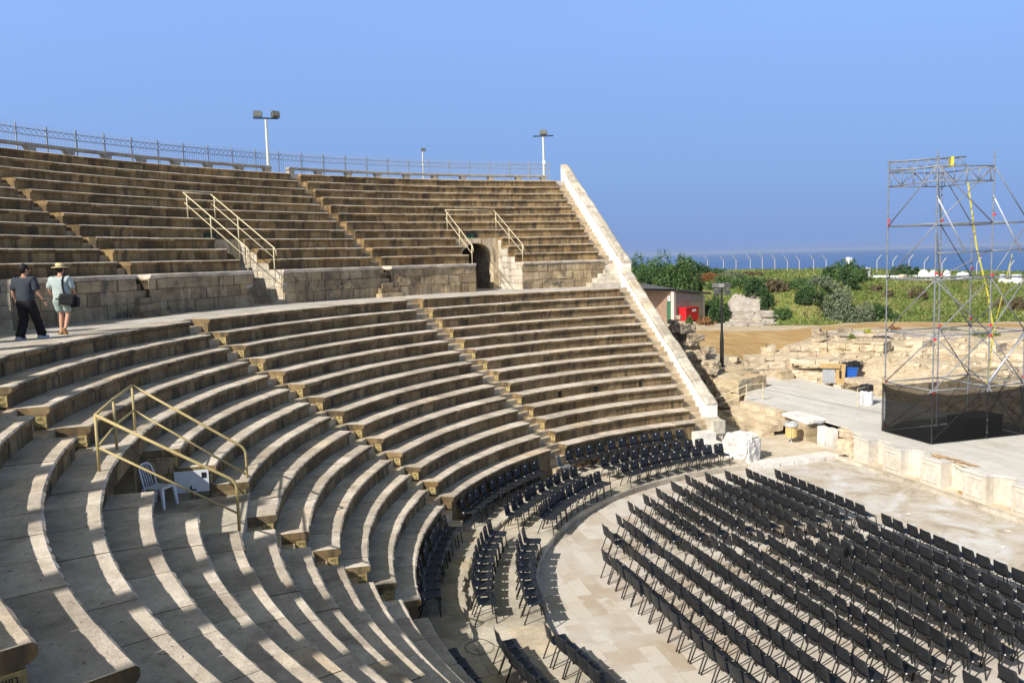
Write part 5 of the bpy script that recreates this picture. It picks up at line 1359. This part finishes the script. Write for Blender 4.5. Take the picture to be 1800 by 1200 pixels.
# ------------------------------------------------------------------ plants
def leaves(centers, ls, tone, name, mat, parent=None, up=0.0, asp=.5):
    n = len(centers); c = np.asarray(centers)
    a = RNG.normal(size=(n, 3)); a[:, 2] += up; a /= np.linalg.norm(a, axis=1, keepdims=True)
    b = RNG.normal(size=(n, 3)); b -= (b * a).sum(1, keepdims=True) * a; b /= np.linalg.norm(b, axis=1, keepdims=True)
    s = (ls * RNG.uniform(.6, 1.4, n))[:, None]
    v = np.stack([c - a * s, c + b * s * asp, c + a * s, c - b * s * asp], 1).reshape(-1, 3)
    me = bpy.data.meshes.new(name); me.from_pydata(v.tolist(), [], np.arange(n * 4).reshape(-1, 4).tolist()); me.materials.append(M[mat])
    at_ = me.attributes.new('rnd', 'FLOAT', 'FACE'); at_.data.foreach_set('value', np.clip(tone, 0, 1).astype(np.float32))
    return link(name, me, parent)
def bush(u, d, wd, h, n, mat, label, cat='bush', name='bush', group=None, ls=.12, clumps=36, depth=None, zoff=0.0, up=0.0, lean=1.0, flat=.35, asp=.5):
    n = int(n * 1.7); ls *= .72
    z0 = ground_z(u, d) + zoff; p = far(u, d, z0); e = empty(name, p, 0, label, cat, group); dp = depth or wd * .8
    cl = RNG.normal(size=(clumps, 3)); cl /= np.linalg.norm(cl, axis=1, keepdims=True); cl *= RNG.uniform(.45, .92, (clumps, 1)) 
    cl[:, 2] = np.abs(cl[:, 2]) * (1 - flat * .3) - .12
    per = n // clumps; pts = []; tn = []
    for q in range(clumps):
        r = RNG.uniform(.16, .34); t0 = RNG.uniform(.1, .9)
        g = RNG.normal(size=(per, 3)); g /= np.linalg.norm(g, axis=1, keepdims=True); g *= (RNG.uniform(.25, 1.0, (per, 1)) ** .5) * r
        pts.append(cl[q] + g); tn.append(.55 * t0 + .45 * RNG.random(per))
    pts = np.concatenate(pts); tn = np.concatenate(tn); pts[:, 2] = np.maximum(pts[:, 2], -.02)
    ca_, sa_ = math.cos(vw), math.sin(vw); X = pts[:, 0] * wd / 2; Y = pts[:, 1] * dp / 2
    P = np.stack([X * ca_ - Y * sa_, X * sa_ + Y * ca_, pts[:, 2] * h * .98], 1)
    leaves(P, ls, tn, 'foliage', mat, e, up, asp)
    mb = MB()
    for q in range(5):
        t = cl[q % clumps]; mb.tube([(0, 0, -.1), (t[0] * wd * .12, t[1] * dp * .12, h * .2), (t[0] * wd * .3, t[1] * dp * .3, max(.1, t[2]) * h * .8)], [.06 * h / 2.5, .045 * h / 2.5, .015], 5)
    mb.build('stem', M['bark'], e); return e
bush(1488, 74.5, 4.4, 3.35, 9000, 'leaf_olive', 'big rounded grey green bush at the edge of the dirt road', group=None, ls=.13, clumps=60, up=.8)
bush(1546, 76, 2.4, 1.9, 2600, 'leaf_dark', 'dark green bush just right of the big grey green bush', ls=.12)
bush(1576, 75.5, 1.5, .8, 900, 'leaf_dark', 'small low green bush at the foot of the scaffold leg', ls=.10)
bush(1478, 96, 4.6, 2.9, 4200, 'leaf_green', 'round green tree on the skyline left of the slim pillar', 'tree', 'round_tree', ls=.16)
bush(1486, 91, 2.3, 2.6, 2400, 'leaf_dark', 'dark small tree in front of the round skyline trees', 'tree', 'round_tree', ls=.13)
bush(1507, 98, 2.9, 2.9, 2600, 'leaf_green', 'round green tree on the skyline touching the slim pillar', 'tree', 'round_tree', ls=.16)
bush(1590, 106, 3.9, 1.9, 2600, 'leaf_dark', 'dark green bush on the skyline behind the left scaffold leg', ls=.15)
big = 'dense green trees behind the shed'
for i, (u, d, wd, h, n, mat, lab) in enumerate(((1118, 86, 6.4, 6.0, 7000, 'leaf_green', 'dense green tree nearest the sloping end wall'), (1165, 88, 6.8, 5.7, 7000, 'leaf_green', 'broad green tree over the middle of the shed roof'), (1205, 88.5, 4.6, 5.3, 5000, 'leaf_green', 'lower green tree over the right end of the shed roof'),
        (1132, 100, 5.6, 4.2, 3800, 'leaf_green', 'green tree crown on the skyline left of the first bent post'), (1183, 104, 4.6, 3.0, 2800, 'leaf_green', 'green crown on the skyline between the first two bent posts'), (1212, 104, 4.8, 3.6, 3400, 'leaf_dark', 'dark green crown on the skyline left of the row of posts'))):
    bush(u, d, wd, h, n, mat, lab, 'tree', 'round_tree', big, .17, 40, zoff=-.5 if i < 3 else -.3)
for i, (u, d, wd, h, n, mat, lab) in enumerate(((1244, 106, 3.6, 1.7, 2000, 'leaf_dark', 'low dark shrub on the skyline under the third post'), (1262, 104, 2.8, 1.5, 1400, 'leaf_dark', 'spiky dark shrub on the skyline under the fourth post'), (1288, 102, 3.6, 1.25, 1700, 'leaf_olive', 'grey green shrub on the skyline under the fifth post'), (1322, 106, 3.2, .95, 1300, 'leaf_brown', 'low brownish shrub on the skyline under the seventh post'))):
    bush(u, d, wd, h, n, mat, lab, group='shrubs along the coastal fence', ls=.14)
bush(1252, 93, 5.6, 1.35, 4200, 'leaf_dry', 'rust brown dry hedge on top of the bank', 'hedge', 'dry_hedge', ls=.13, clumps=40, depth=2.2)
bush(1266, 72.5, 2.2, 3.0, 4000, 'leaf_dark', 'tall dark green shrub behind the black floodlight pole', ls=.12, clumps=34)
bank = 'bushes on the green bank'
for (u, d, wd, h, n, mat, lab) in ((1238, 80, 3.0, 2.3, 2200, 'leaf_green', 'leafy bush at the right end of the shed roof'), (1268, 79, 3.4, 1.5, 2200, 'leaf_green', 'pale green bush on the bank above the black floodlights'), (1302, 77.5, 3.2, 1.5, 2400, 'leaf_green', 'green bush at the top left of the chalk outcrop'), (1326, 75.2, 2.4, 2.0, 2400, 'leaf_dark', 'dark bush hanging over the chalk outcrop'),
        (1347, 73.6, 1.2, 2.6, 1700, 'leaf_dark', 'narrow dark creeper hanging down right of the chalk outcrop'), (1360, 76, 3.0, 1.4, 2000, 'leaf_brown', 'brownish bush on the bank right of the chalk outcrop'), (1373, 72.6, 1.7, 1.3, 1200, 'leaf_green', 'small green bush at the foot of the bank'), (1392, 77.5, 3.0, 1.3, 2000, 'leaf_green', 'low green bush on the upper middle of the bank'),
        (1424, 74.5, 2.6, 1.9, 2600, 'leaf_dark', 'dark green bush left of the big grey green bush'), (1444, 80, 3.0, 1.4, 1900, 'leaf_olive', 'grey green scrub above the dark green bush'), (1340, 82, 4.0, .9, 1900, 'leaf_green', 'low green scrub along the bank edge'), (1410, 84, 4.4, .9, 1900, 'leaf_green', 'low green scrub on the bank left of the round trees')):
    bush(u, d, wd, h, n, mat, lab, group=bank, ls=.12)
for (u, d, wd, h, lab) in ((1612, 88, 2.4, 1.7, 'brown twiggy bush in the meadow behind the left scaffold bay'), (1762, 86, 1.8, 1.2, 'brown twiggy bush in the meadow behind the right scaffold bay'), (1790, 83, 1.6, 1.7, 'tall brown twiggy bush at the right picture edge'), (1540, 92, 1.8, .7, 'low brown bush in the meadow right of the round trees'), (1560, 88, 1.2, .9, 'small brown bush in the meadow behind the scaffold leg')):
    bush(u, d, wd, h, 1300, 'leaf_brown', lab, group='brown bushes in the meadow', ls=.11, clumps=16)
for (u, d, wd, lab) in ((1490, 65.5, 2.2, 'yellow green flowering ground cover on the rubble mound, left patch'), (1519, 65.8, 1.9, 'yellow green flowering ground cover on the rubble mound, right patch')):
    bush(u, d, wd, .35, 900, 'leaf_yellow', lab, 'plant', 'ground_cover', 'yellow ground cover patches', .09, 16, depth=1.0)
for (u, d, wd, h, mat, lab) in ((1212, 72, 1.0, .9, 'leaf_green', 'green weed tuft beside the red box'), (1570, 66, 1.6, .8, 'leaf_dry', 'dry brown tuft beside the left scaffold leg'), (1240, 71.5, 2.0, .9, 'leaf_dry', 'dry brown brush at the foot of the tall dark shrub'), (1665, 65, 2.4, .7, 'leaf_grass', 'green weeds behind the middle of the scaffold'), (1740, 65, 2.6, .7, 'leaf_grass', 'green weeds behind the right of the scaffold'), (1497, 58.5, 1.0, .5, 'leaf_grass', 'weeds growing in the topmost crumbling wall')):
    bush(u, d, wd, h, 700, mat, lab, 'weeds', 'weed_tuft', 'weed tufts among the ruins', .08, 12, up=1.2)
# meadow grass
pts = []; tn = []
while len(pts) < 26000:
    u = random.uniform(1230, 1860); d = random.uniform(70, 125); b0 = ip(u, BANK0)
    if d < b0 - .3 or (1270 < u < 1345 and d < 74.5): continue
    k_ = hnoise(u * .05, d * .35); 
    if random.random() > .65 + .4 * k_: continue
    p = far(u, d, ground_z(u, d) + random.uniform(.02, .16)); pts.append(p); tn.append(.4 + .35 * k_ + random.uniform(-.3, .3))
tag(leaves(pts, .17, np.array(tn), 'meadow_grass', 'leaf_grass', up=1.6, asp=.35), 'tufted green and yellowish grass over the bank and meadow', 'grass', kind='stuff')

# ------------------------------------------------------------------ two people walking away along the walkway
def skin(name, nodes, edges, mat, parent, sub=2, root=0):
    me = bpy.data.meshes.new(name); me.from_pydata([n[0] for n in nodes], edges, [])
    o = bpy.data.objects.new(name, me); COL.objects.link(o)
    md = o.modifiers.new('s', 'SKIN'); md.use_smooth_shade = True
    for i, n in enumerate(nodes):
        r = n[1]; me.skin_vertices[0].data[i].radius = r if isinstance(r, tuple) else (r, r); me.skin_vertices[0].data[i].use_root = (i == root)
    sb = o.modifiers.new('b', 'SUBSURF'); sb.levels = sub; sb.render_levels = sub
    bpy.context.view_layer.update()
    m2 = bpy.data.meshes.new_from_object(o.evaluated_get(bpy.context.evaluated_depsgraph_get()))
    bpy.data.objects.remove(o); m2.materials.clear(); m2.materials.append(MATS[mat]); m2.name = name
    return link(name, m2, parent)
def chain(nodes, edges, start, seq):
    prev = start
    for p, r in seq: nodes.append((p, r)); edges.append((prev, len(nodes) - 1)); prev = len(nodes) - 1
    return prev
def hand(nodes, edges, wr, w, dirv, side):
    """palm with four fingers and a thumb, hanging along dirv"""
    d = Vector(dirv).normalized(); x = Vector((0, 1, 0)); x = (x - d * x.dot(d)).normalized(); wv = Vector(w)
    palm = chain(nodes, edges, wr, [(tuple(wv + d * .045), (.034, .018)), (tuple(wv + d * .085), (.036, .016))])
    inn = Vector((-side * .012, 0, 0))
    for k_, (off, L) in enumerate(((.028, .068), (.010, .078), (-.010, .072), (-.027, .055))):
        b = wv + d * .09 + x * off
        chain(nodes, edges, palm, [(tuple(b), .0095), (tuple(b + d * L * .5 + inn * .8), .0085), (tuple(b + d * L * .9 + inn * 2.2), .007)])
    t = wv + d * .035 + x * .036
    chain(nodes, edges, wr, [(tuple(t), .011), (tuple(t + d * .04 + x * .016 + inn), .009), (tuple(t + d * .065 + x * .014 + inn * 2), .0075)])
def folds(o, sd):
    for v in o.data.vertices:
        c = v.co; f = math.sin(34 * c.z + 9 * c.x + sd + 3 * math.sin(11 * c.y)) * .5 + math.sin(60 * c.x + 14 * c.z) * math.sin(23 * c.z + 31 * c.y) * .5
        v.co = c + v.normal * f * .011
    return o
def person(loc, rz, label, P):
    e = empty('person', loc, rz, label, 'person'); N = []; E = []
    N.append(((0, 0, .94), (.125, .095)))
    ch = chain(N, E, 0, [((0, .0, 1.06), (.125, .085)), ((0, .01, 1.22), (.14, .095)), ((0, .01, 1.36), (.145, .09))])
    nk = chain(N, E, ch, [((0, .005, 1.465), (.058, .055)), (P['neck'], (.050, .052))])
    hx, hy, hz = P['head']; t = P['turn']; fx, fy = math.sin(t), math.cos(t)
    chain(N, E, nk, [((hx + fx * .01, hy + fy * .01, hz - .06), (.062, .075)), ((hx, hy, hz), (.076, .092)), ((hx, hy - .0, hz + .065), (.070, .084)), ((hx, hy, hz + .10), (.040, .048))])
    for s, arm in ((-1, P['armL']), (1, P['armR'])):
        sh = chain(N, E, ch, [((s * .155, .0, 1.405), .060)])
        el = chain(N, E, sh, [(arm[0], .046), (arm[1], .037)])
        mid = tuple((Vector(arm[1]) * .5 + Vector(arm[2]) * .5)); wr = chain(N, E, el, [(mid, .034), (arm[2], (.026, .022))])
        hand(N, E, wr, arm[2], Vector(arm[2]) - Vector(arm[1]) + Vector(arm[3] if len(arm) > 3 else (0, 0, 0)), s)
    for s, lg in ((-1, P['legL']), (1, P['legR'])):
        hp = chain(N, E, 0, [((s * .09, 0, .88), .088)])
        kn = chain(N, E, hp, [(tuple(Vector(lg[0]) * .5 + Vector((s * .09, 0, .88)) * .5), .078), (lg[0], .054)])
        cf = chain(N, E, kn, [(tuple(Vector(lg[0]) * .68 + Vector(lg[1]) * .32), .056), (lg[1], .034), (lg[2], (.036, .028)), (lg[3], (.036, .018))])
    skin('body', N, E, 'skin', e)
    # face: nose, ears, eyes, mouth on the turned head
    F_ = Vector((fx, fy, 0)); R_ = Vector((fy, -fx, 0)); H = Vector((hx, hy, hz)); mb = MB()
    rock(mb, H + F_ * .097 + Z * -.012, (.028, .03, .05), -t, 31, 3, .05, round_=.7)
    for s in (-1, 1): rock(mb, H + R_ * s * .078 + Z * -.005 - F_ * .005, (.018, .035, .062), -t, 33, 3, .05, round_=.7)
    mb.build('nose_and_ears', M['skin'], e, smooth=True)
    mb = MB()
    for s in (-1, 1): mb.lathe(H + F_ * .082 + R_ * s * .032 + Z * .02, [(.0, -.008), (.009, 0), (0, .008)], 8)
    mb.box(H + F_ * .085 - Z * .05, (.045, .012, .008), -t); mb.build('eyes_and_mouth', M['black_paint'], e)
    # hair
    mb = MB(); hh_ = .125 if P['hair'] else .09
    mb.lathe((0, 0, 0), [(.001, -hh_)] + [(.098 * math.cos(q_), hh_ * math.sin(q_)) for q_ in [R(-70 + 20 * i_) for i_ in range(8)]] + [(.001, hh_)], 16, cap=False)
    mb.v = [tuple(H - F_ * .028 + Z * .03 + R_ * v[0] * .92 + F_ * v[1] * 1.02 + Z * v[2]) for v in mb.v]; mb.build('hair', M['hair_dark'], e, smooth=True)
    # shirt with short sleeves
    N = [((0, 0, .80), (.195, .150))]; E = []
    ch = chain(N, E, 0, [((0, 0, .95), (.195, .15)), ((0, .01, 1.20), (.205, .148)), ((0, .005, 1.36), (.21, .132)), ((0, 0, 1.45), (.10, .08))])
    for s, arm in ((-1, P['armL']), (1, P['armR'])):
        S0 = Vector((s * .19, 0, 1.395)); El = Vector(arm[1]); A0 = Vector(arm[0])
        c1 = len(N) ; N.append((tuple(S0), .092)); E.append((3, c1)); chain(N, E, c1, [(tuple(S0.lerp(El, .35)), .090), (tuple(S0.lerp(El, 1.0)), .082)])
    folds(skin('shirt', N, E, P['shirt'], e), 1)
    # trousers or shorts
    N = [((0, 0, 1.03), (.17, .135)), ((0, 0, .90), (.185, .145))]; E = [(0, 1)]
    for s, lg in ((-1, P['legL']), (1, P['legR'])):
        hp = chain(N, E, 1, [((s * .095, 0, .80), (.128, .125))]); kn = Vector(lg[0]); an = Vector(lg[1])
        if P['long']: chain(N, E, hp, [(tuple(Vector((s * .095, 0, .86)).lerp(kn, .5)), .115), (tuple(kn), .10), (tuple(kn.lerp(an, .5)), .098), (tuple(kn.lerp(an, .9)), .10), (tuple(kn.lerp(an, 1.16)), .105)])
        else: chain(N, E, hp, [(tuple(Vector((s * .095, 0, .86)).lerp(kn, .45)), .108), (tuple(Vector((s * .095, 0, .86)).lerp(kn, .85)), .098)])
    folds(skin('trousers' if P['long'] else 'shorts', N, E, P['legs'], e), 2)
    mb = MB(); mb.lathe((0, 0, .90), [(.165, -.02), (.168, 0), (.165, .02)], 16); 
    for v in range(len(mb.v)): mb.v[v] = (mb.v[v][0] * 1.06, mb.v[v][1] * .82, mb.v[v][2])
    mb.build('belt', M['black_plastic'], e)
    for lg in (P['legL'], P['legR']):
        mb = MB(); h_, t_ = Vector(lg[2]), Vector(lg[3]); c = (h_ + t_) / 2; dd = t_ - h_
        rz_ = math.atan2(dd.y, dd.x); pit = -math.atan2(dd.z, math.hypot(dd.x, dd.y))
        rock(mb, c + Vector((0, 0, -.005)), (dd.length + .13, .10, .085 if P['long'] else .045), rz_, 37, 5, .04, round_=.6, ry=pit); mb.build('shoe' if P['long'] else 'sandal', M[P['shoe']], e, smooth=True)
    mb = MB(); w = Vector(P['armR' if P['long'] else 'armL'][2]); mb.lathe(w, [(.031, -.014), (.034, 0), (.031, .014)], 12); mb.build('watch', M['watch'], e)
    return e, H, F_, R_
pa = at(51, 596, 6.8)
pe = person((pa[0], pa[1], 6.8), R(73), 'person in a charcoal short sleeved shirt and wide black trousers walking away on the walkway', dict(
    neck=(0, .02, 1.515), head=(.02, .03, 1.63), turn=.7, hair=True, armL=((-.215, -.01, 1.30), (-.245, -.03, 1.13), (-.25, .08, .90)),
    armR=((.215, .0, 1.30), (.265, -.01, 1.13), (.34, .09, .90)), legL=((-.10, .06, .48), (-.11, -.12, .09), (-.11, -.17, .035), (-.11, -.04, .03)), legR=((.12, .14, .48), (.14, .26, .10), (.14, .22, .035), (.15, .37, .03)),
    shirt='shirt_charcoal', legs='trousers_black', long=True, shoe='shoe_light'))
pe[0].scale = (1.14, 1.10, 1.03)
pb = at(113, 587, 6.8)
e, H, F_, R_ = person((pb[0], pb[1], 6.8), R(76), 'person in a straw hat, pale shirt and pale shorts walking away on the walkway', dict(
    neck=(0, .03, 1.515), head=(0, .05, 1.615), turn=.15, hair=False, armL=((-.215, .0, 1.30), (-.265, -.02, 1.14), (-.25, .13, .93), (0, .0, -.1)),
    armR=((.215, .02, 1.30), (.25, .06, 1.13), (.22, .24, .98)), legL=((-.06, .06, .49), (-.05, -.02, .085), (-.05, -.06, .03), (-.05, .09, .02)), legR=((.09, .08, .49), (.14, -.20, .155), (.14, -.27, .12), (.15, -.20, .015)),
    shirt='shirt_pale', legs='shorts_pale', long=False, shoe='sandal'))
e.scale = (1.08, 1.06, 1.02)
mb = MB(); hc = H + Z * .075; mb.lathe(hc, [(.19, -.005), (.185, .008), (.10, .012), (.098, .05), (.09, .10), (.07, .115), (.0, .105)], 22, cap=False); mb.lathe(hc, [(.19, -.005), (.105, -.004)], 22, cap=False); mb.build('straw_hat', M['straw'], e, smooth=True)
mb = MB(); mb.lathe(hc, [(.1005, .013), (.1005, .035)], 22, cap=False); mb.build('hat_band', M['leaf_brown'], e)
b_ = empty('shoulder_bag', e.location, e.rotation_euler.z, 'black shoulder bag hanging at the hip of the person in the straw hat', 'bag'); b_.scale = e.scale
mb = MB(); rock(mb, (.20, -.10, .88), (.36, .20, .27), .15, 41, 6, .06, round_=.45, ry=R(8)); mb.build('bag_body', M['bag_black'], b_, smooth=True)
mb = MB(); rock(mb, (.33, -.02, .80), (.16, .20, .26), .15, 43, 5, .06, round_=.5); mb.build('side_pocket', M['bag_black'], b_, smooth=True)
mb = MB(); mb.tube([(.16, -.16, 1.0), (.125, -.15, 1.2), (.11, -.125, 1.36), (.12, -.06, 1.47), (.12, .06, 1.46)], .022, 6); mb.build('strap', M['bag_black'], b_)

# ------------------------------------------------------------------ sea haze
mb = MB(); HB = 26000.0
mb.box((0, 0, 7.5), (2 * HB, 2 * HB, 41.0)); hz = mb.build('haze', None, None); hz.data.materials.clear()
hm = bpy.data.materials.new('haze_air'); hm.use_nodes = True; ht = hm.node_tree; ht.nodes.clear()
ho = ht.nodes.new('ShaderNodeOutputMaterial'); hv = ht.nodes.new('ShaderNodeVolumePrincipled'); hv.inputs['Color'].default_value = (.62, .74, .95, 1); hv.inputs['Density'].default_value = .00011; hv.inputs['Anisotropy'].default_value = .2
ht.links.new(hv.outputs[0], ho.inputs['Volume']); hz.data.materials.append(hm); tag(hz, 'pale blue sea haze in the air over the coast', 'haze', kind='stuff')
